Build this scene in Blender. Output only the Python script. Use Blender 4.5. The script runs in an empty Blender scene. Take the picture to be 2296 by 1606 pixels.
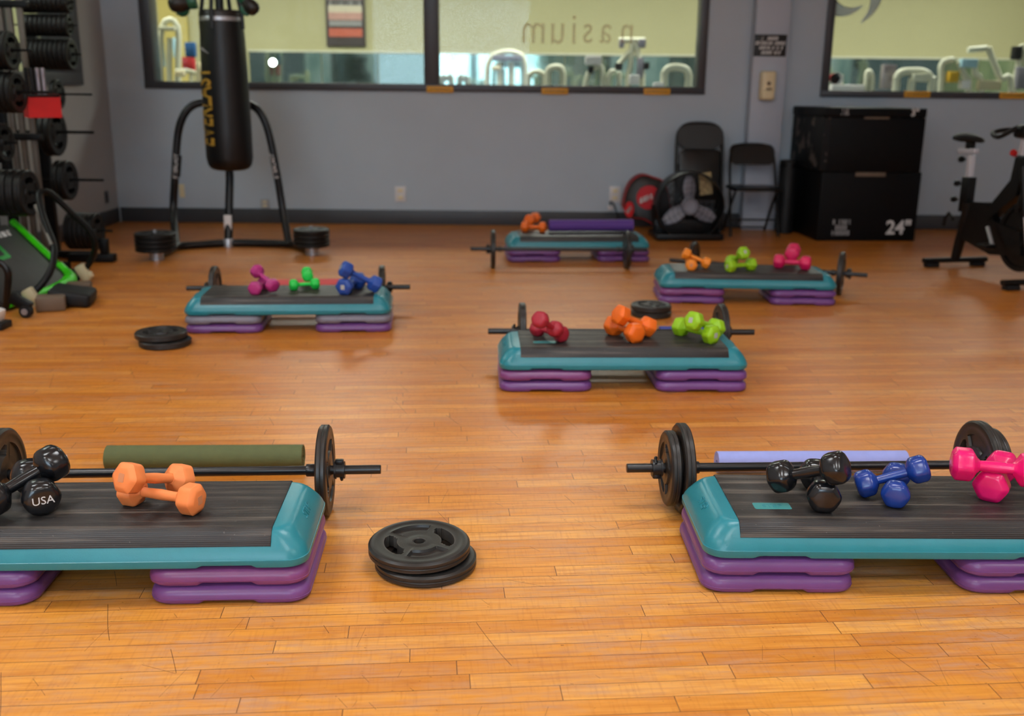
import bpy, bmesh, math, random
from math import sin, cos, pi, radians as R
from mathutils import Vector as V, Matrix as M
random.seed(7)
sc = bpy.context.scene
COL = sc.collection
# ------------------------------------------------------------------ camera frame (photo 2296 x 1606)
PW, PH, FPX, PITCH, ROLL, CAMH = 2296, 1606, 2246.9, 0.2639, 0.0112, 1.2831
_f = V((0, cos(PITCH), -sin(PITCH))); _r0 = V((1, 0, 0)); _u0 = _r0.cross(_f)
_r = cos(ROLL)*_r0 + sin(ROLL)*_u0; _u = -sin(ROLL)*_r0 + cos(ROLL)*_u0
CAMP = V((0, 0, CAMH))
def ray(px, py): return (px-PW/2)/FPX*_r - (py-PH/2)/FPX*_u + _f
def gz(px, py, z=0.0):            # the point at height z seen at that place of the photo
    d = ray(px, py); return CAMP + d*((z-CAMH)/d.z)
def gy(px, py, y):                # the point at depth y
    d = ray(px, py); return CAMP + d*(y/d.y)
def gx(px, py, x):
    d = ray(px, py); return CAMP + d*(x/d.x)

# ------------------------------------------------------------------ materials
def lin(c):
    return tuple(((x/255)/12.92 if x/255 <= .04045 else ((x/255+.055)/1.055)**2.4) for x in c)
class NT:
    def __init__(s, name):
        s.m = bpy.data.materials.new(name); s.m.use_nodes = True
        s.t = s.m.node_tree; s.b = s.t.nodes['Principled BSDF']
        s.out = s.t.nodes['Material Output']
    def n(s, ty, **k):
        x = s.t.nodes.new(ty)
        for a, v in k.items(): setattr(x, a, v)
        return x
    def l(s, a, b): s.t.links.new(a, b)
    def set(s, sock, v):
        if hasattr(v, 'is_linked') or isinstance(v, bpy.types.NodeSocket): s.l(v, sock)
        else: sock.default_value = v
    def math(s, op, a, b=0.0, c=0.0, clamp=False):
        x = s.n('ShaderNodeMath', operation=op, use_clamp=clamp)
        s.set(x.inputs[0], a); s.set(x.inputs[1], b); s.set(x.inputs[2], c)
        return x.outputs[0]
    def mix(s, fac, a, b, blend='MIX'):
        x = s.n('ShaderNodeMix', data_type='RGBA', blend_type=blend)
        s.set(x.inputs[0], fac)
        for i, v in ((6, a), (7, b)):
            if isinstance(v, tuple): v = (*v[:3], 1)
            s.set(x.inputs[i], v)
        return x.outputs[2]
    def noise(s, vec, scale=5, detail=3, rough=.5, dim='3D'):
        x = s.n('ShaderNodeTexNoise', noise_dimensions=dim)
        if vec is not None: s.l(vec, x.inputs['Vector'])
        x.inputs['Scale'].default_value = scale; x.inputs['Detail'].default_value = detail
        x.inputs['Roughness'].default_value = rough
        return x.outputs['Fac']
    def obj(s): return s.n('ShaderNodeTexCoord').outputs['Object']
    def scl(s, vec, sc3, rot=(0, 0, 0)):
        x = s.n('ShaderNodeMapping'); s.l(vec, x.inputs['Vector'])
        x.inputs['Scale'].default_value = sc3; x.inputs['Rotation'].default_value = rot
        return x.outputs['Vector']
    def ramp(s, fac, stops):
        x = s.n('ShaderNodeValToRGB'); s.l(fac, x.inputs['Fac'])
        e = x.color_ramp.elements
        while len(e) < len(stops): e.new(.5)
        for i, (p, c) in enumerate(stops):
            e[i].position = p; e[i].color = (*c, 1) if len(c) == 3 else c
        return x.outputs['Color']
    def bump(s, h, st=.2, dist=.01):
        x = s.n('ShaderNodeBump'); s.l(h, x.inputs['Height'])
        x.inputs['Strength'].default_value = st; x.inputs['Distance'].default_value = dist
        s.l(x.outputs['Normal'], s.b.inputs['Normal'])

def mat(name, c, rough=.5, metal=0., var=.12, vs=6., bump=0., bs=60., spec=.5, chips=None, coat=0., sheen=0., edge=None):
    """plain surface with a gentle mottling; chips = (colour, scale, threshold) for worn-off specks"""
    t = NT(name); b = t.b; co = t.obj(); L = lin(c)
    n = t.noise(co, vs, 4, .6)
    col = t.ramp(n, [(.25, tuple(x*(1-var) for x in L)), (.75, tuple(min(1, x*(1+var)) for x in L))])
    if chips:
        cc, csx, th = chips
        n2 = t.noise(co, csx, 3, .65)
        f = t.math('MULTIPLY', t.math('GREATER_THAN', n2, th), .75)
        col = t.mix(f, col, lin(cc))
    if edge:                       # paler rubbed edges
        gp = t.n('ShaderNodeNewGeometry').outputs['Pointiness']
        f = t.math('MULTIPLY', t.math('SUBTRACT', gp, .53, clamp=True), edge[1], clamp=True)
        col = t.mix(t.math('MULTIPLY', f, t.math('ADD', .3, t.noise(co, 25, 3)), clamp=True), col, lin(edge[0]))
    t.l(col, b.inputs['Base Color'])
    rr = t.math('ADD', rough-.06, t.math('MULTIPLY', n, .12))
    t.l(rr, b.inputs['Roughness'])
    b.inputs['Metallic'].default_value = metal
    b.inputs['Specular IOR Level'].default_value = spec
    b.inputs['Coat Weight'].default_value = coat
    if bump: t.bump(t.noise(co, bs, 3, .6), bump, .004)
    return t.m

def emis(name, c, st):
    t = NT(name); L = lin(c)
    t.b.inputs['Base Color'].default_value = (*L, 1)
    t.b.inputs['Emission Color'].default_value = (*L, 1); t.b.inputs['Emission Strength'].default_value = st
    return t.m

def floor_mat():
    t = NT('maple_strip_floor'); b = t.b
    co = t.scl(t.obj(), (1, 1, 1), (0, 0, -0.085))
    sx = t.n('ShaderNodeSeparateXYZ'); t.l(co, sx.inputs[0]); u, v = sx.outputs[0], sx.outputs[1]
    w = .0572
    vv = t.math('DIVIDE', v, w); row = t.math('FLOOR', vv); fv = t.math('MULTIPLY', t.math('FRACT', vv), w)
    def wn(a, bb=None):
        x = t.n('ShaderNodeTexWhiteNoise', noise_dimensions='2D'); cb = t.n('ShaderNodeCombineXYZ')
        t.set(cb.inputs[0], a)
        if bb is not None: t.set(cb.inputs[1], bb)
        t.l(cb.outputs[0], x.inputs['Vector']); return x.outputs['Value']
    L0 = t.math('ADD', .55, t.math('MULTIPLY', wn(row, 3.3), .9))
    uu = t.math('ADD', t.math('DIVIDE', u, L0), t.math('MULTIPLY', wn(row, 9.1), 13.))
    pid = t.math('FLOOR', uu); fu = t.math('MULTIPLY', t.math('FRACT', uu), L0)
    pr = wn(row, pid); pr2 = wn(pid, row)
    base = t.ramp(pr, [(0., lin((208, 132, 48))), (.3, lin((220, 144, 55))), (.75, lin((227, 154, 64))), (1., lin((236, 168, 80)))])
    # shift grain per plank
    cb = t.n('ShaderNodeCombineXYZ'); t.l(u, cb.inputs[0]); t.l(v, cb.inputs[1]); t.l(t.math('MULTIPLY', pr2, 40.), cb.inputs[2])
    g1 = t.noise(t.scl(cb.outputs[0], (5, 75, 1)), 1., 5, .65)
    g2 = t.noise(t.scl(cb.outputs[0], (130, 9, 1)), 1., 2, .5)
    g3 = t.noise(t.scl(cb.outputs[0], (7, 16, 1)), 1., 3, .6)
    col = t.mix(t.math('MULTIPLY', t.math('SUBTRACT', g1, .42, clamp=True), 1.9), base, lin((178, 92, 24)))
    col = t.mix(t.math('MULTIPLY', t.math('SUBTRACT', g2, .52, clamp=True), 1.0), col, lin((160, 84, 26)))
    col = t.mix(t.math('MULTIPLY', t.math('SUBTRACT', g3, .62, clamp=True), 2.6), col, lin((150, 68, 14)))
    # worn greyish film
    w1 = t.noise(t.scl(t.obj(), (1.6, 5, 1)), 1.3, 5, .7)
    w2 = t.noise(t.scl(co, (9, 42, 1)), 1., 4, .7)
    wf = t.math('MULTIPLY', t.math('MULTIPLY', t.math('SUBTRACT', w1, .40, clamp=True), 3.2, clamp=True), t.math('MULTIPLY', t.math('SUBTRACT', w2, .36, clamp=True), 3.0, clamp=True))
    col = t.mix(t.math('MULTIPLY', wf, .95), col, lin((186, 148, 124)))
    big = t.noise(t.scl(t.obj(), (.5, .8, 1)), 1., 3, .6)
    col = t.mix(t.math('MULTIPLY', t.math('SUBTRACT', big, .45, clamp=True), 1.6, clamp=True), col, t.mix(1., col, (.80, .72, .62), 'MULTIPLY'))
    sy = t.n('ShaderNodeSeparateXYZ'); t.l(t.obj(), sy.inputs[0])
    depth_tint = t.n('ShaderNodeMapRange', interpolation_type='SMOOTHSTEP'); t.l(t.math('ADD', sy.outputs[1], t.math('MULTIPLY', big, .8)), depth_tint.inputs['Value'])
    depth_tint.inputs['From Min'].default_value = 2.3; depth_tint.inputs['From Max'].default_value = 5.2
    col = t.mix(depth_tint.outputs[0], col, t.mix(1., col, (.92, .78, .62), 'MULTIPLY'))     # darker, browner tint towards the back of the room
    # scratches: thin contour lines of stretched noise
    dist = t.n('ShaderNodeMix', data_type='VECTOR'); dn = t.n('ShaderNodeTexNoise'); t.l(t.obj(), dn.inputs['Vector']); dn.inputs['Scale'].default_value = 2.2; dn.inputs['Detail'].default_value = 0
    dist.inputs[0].default_value = .05; t.l(t.obj(), dist.inputs[4]); t.l(dn.outputs['Color'], dist.inputs[5])
    for q, (rz, lx, ly, keep, th, am) in enumerate(((1.15, .22, .30, .62, .0026, .75), (-.55, .40, .55, .66, .0016, .6), (.35, .30, .42, .66, .0019, .55), (1.75, .12, .16, .74, .0040, .45), (.9, .05, .09, .86, .008, .5))):
        cc = t.scl(dist.outputs[1], (1/lx, 1/ly, 1), (0, 0, rz)) if False else t.scl(t.scl(dist.outputs[1], (1, 1, 1), (0, 0, rz)), (1/lx, 1/ly, 1))
        sx2 = t.n('ShaderNodeSeparateXYZ'); t.l(cc, sx2.inputs[0]); cx, cy = sx2.outputs[0], sx2.outputs[1]
        ix, iy = t.math('FLOOR', cx), t.math('FLOOR', cy)
        ra = wn(t.math('ADD', ix, 17.3*q), iy); rb = wn(iy, t.math('ADD', ix, 31.7*q+5.)); rc = wn(t.math('ADD', ix, 3.1*q), t.math('ADD', iy, 77.))
        off = t.math('ADD', .1, t.math('MULTIPLY', ra, .8))
        ln = t.math('LESS_THAN', t.math('ABSOLUTE', t.math('SUBTRACT', t.math('FRACT', cy), off)), th)
        fx = t.math('FRACT', cx); half = t.math('MULTIPLY', rc, .48)
        seg = t.math('LESS_THAN', t.math('ABSOLUTE', t.math('SUBTRACT', fx, .5)), half)
        k = t.math('MULTIPLY', t.math('MULTIPLY', ln, seg), t.math('GREATER_THAN', rb, keep))
        col = t.mix(t.math('MULTIPLY', k, am), col, lin((78, 46, 28)))
    sp = t.noise(t.scl(co, (60, 150, 1)), 1., 2, .5)
    col = t.mix(t.math('MULTIPLY', t.math('GREATER_THAN', sp, .735), .7), col, lin((86, 46, 20)))
    # joints
    gv = t.math('LESS_THAN', t.math('MINIMUM', fv, t.math('SUBTRACT', w, fv)), .00095)
    gu = t.math('LESS_THAN', t.math('MINIMUM', fu, t.math('SUBTRACT', L0, fu)), .0011)
    gap = t.math('MAXIMUM', t.math('MULTIPLY', gv, t.math('ADD', .25, t.math('MULTIPLY', t.noise(t.scl(t.obj(), (1.2, 14, 1)), 1., 3), .95))), t.math('MULTIPLY', gu, .75))
    col = t.mix(t.math('MULTIPLY', gap, 1.0, clamp=True), col, lin((70, 44, 36)))
    t.l(col, b.inputs['Base Color'])
    rg = t.math('ADD', .25, t.math('MULTIPLY', w1, .22))
    t.l(rg, b.inputs['Roughness']); b.inputs['Specular IOR Level'].default_value = .30
    t.bump(t.math('ADD', t.math('MULTIPLY', g1, .25), t.math('MULTIPLY', gap, -.8)), .22, .0012)
    return t.m

def rubber_mat():
    t = NT('worn_ribbed_rubber'); co = t.obj()
    s1 = t.noise(t.scl(co, (1.5, 45, 45)), 1., 4, .6); s2 = t.noise(co, 9, 4, .6)
    col = t.ramp(s1, [(.3, lin((34, 31, 31))), (.52, lin((48, 44, 42))), (.74, lin((112, 102, 92)))])
    col = t.mix(t.math('MULTIPLY', s2, .45), col, lin((32, 29, 30)))
    sp = t.noise(co, 120, 2); col = t.mix(t.math('MULTIPLY', t.math('GREATER_THAN', sp, .74), .4), col, lin((130, 122, 112)))
    t.l(col, t.b.inputs['Base Color'])
    t.l(t.math('ADD', .34, t.math('MULTIPLY', s2, .2)), t.b.inputs['Roughness'])
    return t.m

MT = {}
def mk(k, *a, **kw): MT[k] = mat(k, *a, **kw); return MT[k]
mk('wall_paint', (182, 193, 203), .6, var=.05, vs=1.2, bump=.05, bs=90)
mk('left_wall_paint', (172, 172, 172), .6, var=.05, vs=1.2)
mk('column_paint', (182, 189, 202), .55, var=.05, vs=1.5)
mk('ceiling_paint', (225, 224, 220), .8, var=.03)
mk('baseboard_vinyl', (62, 63, 66), .45, var=.08)
mk('frame_paint', (62, 61, 65), .4, var=.06)
mk('teal_plastic', (38, 128, 141), .3, var=.07, vs=14, bump=.06, bs=350, chips=((112, 160, 160), 60, .77))
mk('teal_badge', (60, 140, 140), .4, var=.05)
mk('purple_plastic', (114, 68, 130), .33, var=.07, vs=12, bump=.05, bs=300)
mk('magenta_plastic', (126, 66, 120), .33, var=.08, vs=12, bump=.05, bs=300)
mk('grey_plastic', (122, 118, 130), .36, var=.07, vs=12)
mk('plate_black', (37, 34, 32), .36, var=.3, vs=18, bump=.08, bs=260, spec=.4, chips=((84, 78, 72), 140, .77), edge=((110, 103, 96), 6.))
mk('steel_black', (26, 26, 28), .3, var=.15, metal=.0)
mk('clip_black', (24, 24, 26), .35)
mk('olive_foam', (92, 98, 58), .75, var=.1, vs=30, bump=.35, bs=420)
mk('lavender_foam', (160, 170, 236), .7, var=.05, vs=30, bump=.3, bs=420)
mk('violet_foam', (92, 56, 138), .7, var=.06, vs=30, bump=.2, bs=420)
mk('pink_foam', (214, 92, 92), .7, var=.05)
mk('blue_foam', (70, 80, 160), .7, var=.05)
mk('vinyl_black', (20, 21, 24), .2, var=.2, vs=30, spec=.6, chips=((110, 108, 110), 90, .80))
mk('vinyl_blue', (24, 58, 140), .24, var=.12, vs=30, spec=.6, chips=((140, 130, 112), 75, .75))
mk('vinyl_pink', (238, 22, 112), .24, var=.06, vs=30, spec=.6, chips=((160, 110, 130), 80, .79))
mk('neo_orange', (246, 140, 76), .6, var=.06, vs=20, chips=((120, 62, 34), 70, .80))
mk('neo_orange_red', (242, 108, 18), .5, var=.08, vs=20, chips=((140, 70, 30), 70, .82))
mk('neo_amber', (250, 142, 34), .5, var=.06)
mk('neo_maroon', (168, 34, 52), .5, var=.08, vs=20)
mk('neo_lime', (150, 200, 22), .5, var=.06, vs=20)
mk('neo_rose', (222, 26, 92), .45, var=.07)
mk('neo_magenta', (178, 46, 122), .5, var=.07)
mk('neo_green', (34, 206, 74), .45, var=.06)
mk('neo_blue', (34, 74, 160), .45, var=.08)
mk('mark_pale', (176, 178, 170), .6, var=.08)
mk('mark_peach', (214, 140, 96), .6, var=.08)
mk('white_print', (214, 212, 210), .6, var=.06)
mk('grey_print', (150, 148, 148), .6, var=.06)
mk('gold_print', (176, 136, 44), .5, var=.2, vs=20)
mk('bag_leather', (12, 12, 14), .4, spec=.4, var=.2, vs=10, bump=.12, bs=120)
mk('tube_black', (12, 12, 14), .35, var=.1, spec=.4)
mk('silver', (176, 178, 184), .35, metal=.7, var=.08)
mk('glove_green', (28, 92, 66), .35, var=.15)
mk('glove_black', (30, 26, 24), .4, var=.2)
mk('cream_plastic', (232, 214, 172), .4, var=.04)
mk('white_plastic', (224, 218, 216), .45, var=.03)
mk('sign_black', (16, 14, 14), .5)
mk('sign_yellow', (232, 164, 24), .5, var=.06)
mk('box_vinyl', (7, 6, 7), .55, var=.2, vs=8, spec=.18)
mk('box_scuffed', (20, 19, 20), .55, var=.5, vs=7, spec=.2, chips=((104, 94, 88), 7, .58))
mk('strap_taupe', (112, 94, 78), .7, var=.1)
mk('chair_black', (9, 9, 10), .32, var=.12, spec=.35)
mk('fan_black', (10, 9, 10), .4, var=.15, spec=.3)
mk('fan_blade', (134, 134, 144), .45, var=.1)
mk('tan_paper', (172, 148, 104), .7, var=.15, vs=30)
mk('shield_black', (30, 27, 27), .45, var=.15)
mk('shield_red', (206, 22, 34), .45, var=.08)
mk('rack_black', (9, 8, 8), .45, var=.15, spec=.25)
mk('rack_post', (106, 98, 90), .4, metal=.3, var=.08)
mk('old_plate', (20, 18, 17), .45, var=.25, vs=16, spec=.3)
mk('bin_red', (206, 4, 8), .4, var=.06)
mk('bar_grey', (150, 140, 146), .35, metal=.5)
mk('board_black', (36, 32, 32), .55, var=.12, vs=20)
mk('rail_green', (62, 214, 12), .35, var=.1, vs=10)
mk('logo_green', (24, 150, 52), .5)
mk('clamp_beige', (196, 182, 146), .5, var=.1)
mk('pad_brown', (104, 84, 66), .6, var=.1)
mk('pad_black', (20, 19, 20), .55, var=.12, spec=.3)
mk('bike_black', (10, 9, 9), .4, var=.15, spec=.3)
mk('bike_white', (198, 198, 206), .3, var=.05)
mk('bike_red', (206, 28, 30), .4)
mk('cream_steel', (206, 204, 180), .4, var=.08)
mk('green_wall', (186, 180, 138), .7, var=.04, vs=.8)
mk('ochre_wall', (206, 188, 110), .7, var=.05)
mk('far_floor', (96, 92, 84), .6)
mk('poster_dark', (66, 56, 54), .5)
mk('poster_pink', (196, 150, 138), .5, var=.12, vs=14)
mk('poster_red', (196, 100, 78), .5, var=.1, vs=14)
mk('poster_cream', (214, 202, 178), .5, var=.06, vs=14)
mk('letter_tan', (206, 188, 128), .6)
mk('letter_silver', (236, 242, 236), .35, var=.05)
mk('letter_edge', (70, 66, 62), .5)
mk('pale_blue_panel', (150, 186, 200), .4, var=.06, vs=3)  # also stands in for a window reflection on the mirror band
mk('bag_blue', (30, 84, 140), .6, var=.2)
mk('bag_red', (190, 40, 44), .6, var=.2)
mk('flower_yellow', (206, 160, 24), .6, var=.3)
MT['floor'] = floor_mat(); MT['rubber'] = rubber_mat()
def glass_mat():
    t = NT('window_glass'); t.t.nodes.remove(t.b)
    tr = t.n('ShaderNodeBsdfTransparent'); tr.inputs[0].default_value = (.93, .97, .95, 1)
    gl = t.n('ShaderNodeBsdfGlossy'); gl.inputs['Roughness'].default_value = .02; gl.inputs[0].default_value = (.9, .95, 1, 1)
    fr = t.n('ShaderNodeFresnel'); fr.inputs[0].default_value = 1.45
    mx = t.n('ShaderNodeMixShader'); t.l(t.math('MULTIPLY', fr.outputs[0], .3), mx.inputs[0]); t.l(tr.outputs[0], mx.inputs[1]); t.l(gl.outputs[0], mx.inputs[2])
    t.l(mx.outputs[0], t.out.inputs[0]); return t.m
MT['glass'] = glass_mat()
def mirror_mat():
    t = NT('dark_mirror'); n = t.noise(t.scl(t.obj(), (2.2, 1, .6)), 1.6, 3, .6)
    t.l(t.ramp(n, [(.3, lin((110, 138, 134))), (.5, lin((150, 172, 164))), (.7, lin((176, 190, 188)))]), t.b.inputs['Base Color'])
    t.b.inputs['Metallic'].default_value = .95; t.b.inputs['Roughness'].default_value = .06
    return t.m
MT['mirror'] = mirror_mat()
def film_mat(src, k):
    t = NT('translucent_'+src); t.b.inputs['Base Color'].default_value = (*lin((214, 196, 140)), 1)
    tr = t.n('ShaderNodeBsdfTransparent'); mx = t.n('ShaderNodeMixShader'); mx.inputs[0].default_value = k
    t.l(tr.outputs[0], mx.inputs[1]); t.l(t.b.outputs[0], mx.inputs[2]); t.l(mx.outputs[0], t.out.inputs[0]); return t.m
MT['letter_tan'] = film_mat('letter', .38)
MT['glint'] = emis('mirror_glint_glow', (225, 248, 255), 45.)  # glow of the discs that imitate mirrored lamps
MT['panel_light'] = emis('panel_glow', (255, 248, 236), 5.)

# ------------------------------------------------------------------ geometry helper
def arc(c, r, a0, a1, n, pl='xz'):
    out = []
    for i in range(n+1):
        a = a0+(a1-a0)*i/n
        p = (r*cos(a), r*sin(a))
        out.append(V((c[0]+p[0], c[1], c[2]+p[1])) if pl == 'xz' else V((c[0]+p[0], c[1]+p[1], c[2])) if pl == 'xy' else V((c[0], c[1]+p[0], c[2]+p[1])))
    return out
def smooth_path(pts, k=6):
    P = [V(p) for p in pts]; out = []
    for i in range(len(P)-1):
        p0 = P[max(i-1, 0)]; p1 = P[i]; p2 = P[i+1]; p3 = P[min(i+2, len(P)-1)]
        for j in range(k):
            t = j/k
            out.append(.5*((2*p1)+(p2-p0)*t+(2*p0-5*p1+4*p2-p3)*t*t+(3*p1-p0-3*p2+p3)*t**3))
    out.append(P[-1]); return out
def rrect(hx, hy, r, nseg=5, sub=(0,)):
    """rounded rectangle outline, counter-clockwise, with extra points along the sides"""
    out = []
    r = min(r, hx, hy)
    cs = [(hx-r, hy-r, 0), (-hx+r, hy-r, 90), (-hx+r, -hy+r, 180), (hx-r, -hy+r, 270)]
    for i, (cx, cy, a) in enumerate(cs):
        arcp = [(cx+r*cos(R(a+90*j/nseg)), cy+r*sin(R(a+90*j/nseg))) for j in range(nseg+1)]
        out += arcp
        if i in (0, 2):      # along the x sides
            s = -1 if i == 0 else 1
            xs = sorted(sub, reverse=(s == -1))
            out += [(x, cy+r*(1 if i == 0 else -1)) for x in xs]
    return out
class MB:
    def __init__(s): s.bm = bmesh.new()
    def _new(s, vs, fs):
        b = [s.bm.verts.new(v) for v in vs]; out = []
        for f in fs:
            try: out.append(s.bm.faces.new([b[i] for i in f]))
            except ValueError: pass
        return b
    def box(s, c, d, rot=None, bev=0.0, seg=2):
        t = bmesh.new(); bmesh.ops.create_cube(t, size=1)
        for v in t.verts: v.co = V((v.co.x*d[0], v.co.y*d[1], v.co.z*d[2]))
        if bev: bmesh.ops.bevel(t, geom=list(t.edges), offset=bev, segments=seg, profile=.5, affect='EDGES')
        m = M.Translation(V(c)) @ (rot if rot else M.Identity(4))
        t.verts.ensure_lookup_table()
        ix = {v: i for i, v in enumerate(t.verts)}
        s._new([m @ v.co for v in t.verts], [[ix[v] for v in f.verts] for f in t.faces]); t.free(); return s
    def loft(s, rings, cap0=True, cap1=True, closed=True):
        n = len(rings[0]); vs = [p for r in rings for p in r]; fs = []
        for i in range(len(rings)-1):
            for j in range(n if closed else n-1):
                k = (j+1) % n
                fs.append((i*n+j, i*n+k, (i+1)*n+k, (i+1)*n+j))
        if cap0: fs.append(tuple(reversed(range(n))))
        if cap1: fs.append(tuple((len(rings)-1)*n+j for j in range(n)))
        s._new(vs, fs); return s
    def tube(s, pts, r, n=10, close=False, caps=True, flat=1.0):
        P = [V(p) for p in pts]; rs = r if isinstance(r, (list, tuple)) else [r]*len(P); rings = []; up = None
        for i, p in enumerate(P):
            a = P[i-1] if (i or close) else p; b = P[(i+1) % len(P)] if (i < len(P)-1 or close) else p
            d = (b-a)
            if d.length < 1e-9: d = V((0, 0, 1))
            d.normalize()
            if up is None:
                up = V((0, 0, 1)) if abs(d.z) < .9 else V((0, 1, 0))
            x = d.cross(up)
            if x.length < 1e-6: x = d.orthogonal()
            x.normalize(); y = x.cross(d).normalized(); up = y
            rings.append([p+x*rs[i]*cos(2*pi*k/n)+y*rs[i]*flat*sin(2*pi*k/n) for k in range(n)])
        if close: rings.append(rings[0]); caps = False
        s.loft(rings, caps, caps); return s
    def lathe(s, prof, n=32, m=None, cap=True):
        m = m or M.Identity(4)
        rings = [[m @ V((r*cos(2*pi*k/n), r*sin(2*pi*k/n), z)) for k in range(n)] for r, z in prof]
        s.loft(rings, cap, cap); return s
    def prism(s, poly, h, m=None):
        m = m or M.Identity(4)
        s.loft([[m @ V((x, y, 0)) for x, y in poly], [m @ V((x, y, h)) for x, y in poly]]); return s
    def ring(s, R0, r, c=(0, 0, 0), m=None, n=40, k=8):
        m = m or M.Identity(4)
        pts = [m @ V((R0*cos(2*pi*i/n), R0*sin(2*pi*i/n), 0))+V(c) for i in range(n)]
        return s.tube(pts, r, k, close=True)
    def build(s, name, mt, parent=None, ang=38, world=False, flat=False):
        if world and parent is not None:
            off = WL[parent.name]
            for v in s.bm.verts: v.co = off @ v.co
        bmesh.ops.remove_doubles(s.bm, verts=list(s.bm.verts), dist=1e-6)
        bmesh.ops.recalc_face_normals(s.bm, faces=list(s.bm.faces))
        me = bpy.data.meshes.new(name); s.bm.to_mesh(me); s.bm.free()
        me.materials.append(MT[mt] if isinstance(mt, str) else mt)
        if not flat:
            me.shade_smooth(); me.set_sharp_from_angle(angle=R(ang))
        o = bpy.data.objects.new(name, me); COL.objects.link(o)
        if parent is not None: o.parent = parent
        return o
WL = {}
def thing(name, label, cat, loc=(0, 0, 0), rz=0., group=None, mx=None):
    o = bpy.data.objects.new(name, None); COL.objects.link(o); o.empty_display_size = .05
    m = mx if mx is not None else M.Translation(V(loc)) @ M.Rotation(rz, 4, 'Z')
    o.matrix_basis = m
    WL[o.name] = m.inverted()
    tag(o, label, cat, group); return o
def tag(o, label=None, cat=None, group=None, kind=None):
    for k, v in (('label', label), ('category', cat), ('group', group), ('kind', kind)):
        if v: o[k] = v
    return o
def dup(root, m, label, group=None):
    r = root.copy(); COL.objects.link(r); r.matrix_basis = m; r['label'] = label
    if group: r['group'] = group
    WL[r.name] = m.inverted()
    for ch in list(root.children):
        c = ch.copy(); COL.objects.link(c); c.parent = r
        for g in ch.children:
            d = g.copy(); COL.objects.link(d); d.parent = c
    return r
def struct(name, mb, mt, **k):
    o = mb.build(name, mt, **k); o['kind'] = 'structure'; return o
def text_bm(body, size, depth=.001, shear=0., align='CENTER', bold=0.):
    cu = bpy.data.curves.new('t', 'FONT'); cu.body = body; cu.size = size; cu.extrude = depth; cu.align_x = align; cu.align_y = 'CENTER'
    cu.shear = shear; cu.offset = bold; cu.resolution_u = 3
    o = bpy.data.objects.new('t', cu); COL.objects.link(o)
    dg = bpy.context.evaluated_depsgraph_get()
    me = bpy.data.meshes.new_from_object(o.evaluated_get(dg))
    bpy.data.objects.remove(o); bpy.data.curves.remove(cu)
    mb = MB(); mb.bm.from_mesh(me); bpy.data.meshes.remove(me); return mb
def text(name, body, size, mt, parent, m, world=False, **k):
    mb = text_bm(body, size, **k)
    for v in mb.bm.verts: v.co = m @ v.co
    return mb.build(name, mt, parent, world=world, flat=True)
def strokes(w, h, rows, per, m, slant=.3, seed=1, th=.55):
    """rows of small slanted bars: writing too blurred to read"""
    rnd = random.Random(seed); mb = MB()
    rh = h/rows
    for i in range(rows):
        n = per[i % len(per)]; cw = w/max(per); x0 = -n*cw/2
        y = h/2-rh*(i+.5)
        for j in range(n):
            if rnd.random() < .1: continue
            x = x0+cw*(j+.5); hh = rh*th*.5; ww = cw*.20
            s = slant*hh
            for dx, dw in ((-.22*cw, ww), (.16*cw, ww*.8)):
                if rnd.random() < .12: continue
                q = [(x+dx-s-dw, y-hh), (x+dx-s+dw, y-hh), (x+dx+s+dw, y+hh), (x+dx+s-dw, y+hh)]
                mb.prism(q, .0008, m)
            yy = y+rnd.choice((-1, 0, 1))*hh*.8
            mb.prism([(x-.3*cw, yy-hh*.18), (x+.3*cw, yy-hh*.18), (x+.3*cw, yy+hh*.18), (x-.3*cw, yy+hh*.18)], .0008, m)
    return mb
RX90 = M.Rotation(R(90), 4, 'X')
def facing(loc, rz=0., extra=None):      # a sheet standing upright, its face towards the camera side (-y)
    m = M.Translation(V(loc)) @ M.Rotation(rz, 4, 'Z') @ RX90
    return m @ extra if extra else m

# ================================================================== THE ROOM
WM = M.Translation(V((0, 9.646, 0))) @ M.Rotation(.013, 4, 'Z')    # back wall frame, its face on local y = 0
def wbox(mb, x0, x1, y0, y1, z0, z1, bev=0):
    return mb.box(WM @ V(((x0+x1)/2, (y0+y1)/2, (z0+z1)/2)), (x1-x0, y1-y0, z1-z0), M.Rotation(.013, 4, 'Z'), bev)
LX = -3.77
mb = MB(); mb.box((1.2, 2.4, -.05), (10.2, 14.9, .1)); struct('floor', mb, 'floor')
CZ = 3.4
mb = MB(); mb.box((1.2, 2.4, CZ+.05), (10.2, 14.9, .1)); struct('ceiling', mb, 'ceiling_paint')
W1 = (-3.42, 1.765, 1.238, 3.0); W2 = (2.846, 5.7, 1.228, 3.0)
mb = MB()
wbox(mb, -3.9, 6.2, 0, .16, 0, 1.24); wbox(mb, -3.9, 6.2, 0, .16, 3.0, CZ)
wbox(mb, -3.9, W1[0], 0, .16, 1.24, 3.0); wbox(mb, W1[1], W2[0], 0, .16, 1.24, 3.0); wbox(mb, W2[1], 6.2, 0, .16, 1.24, 3.0)
struct('wall_back', mb, 'wall_paint', flat=True)
mb = MB(); wbox(mb, 2.165, 2.475, -.15, -.001, 0, CZ, .006); struct('column', mb, 'column_paint')
mb = MB(); wbox(mb, LX+.02, 2.163, -.014, -.001, 0, .138, .004); wbox(mb, 2.477, 6.1, -.014, -.001, 0, .138, .004); struct('baseboard_back', mb, 'baseboard_vinyl')
LW = (5.2, 9.0, 1.262, 2.9)
mb = MB()
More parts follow.
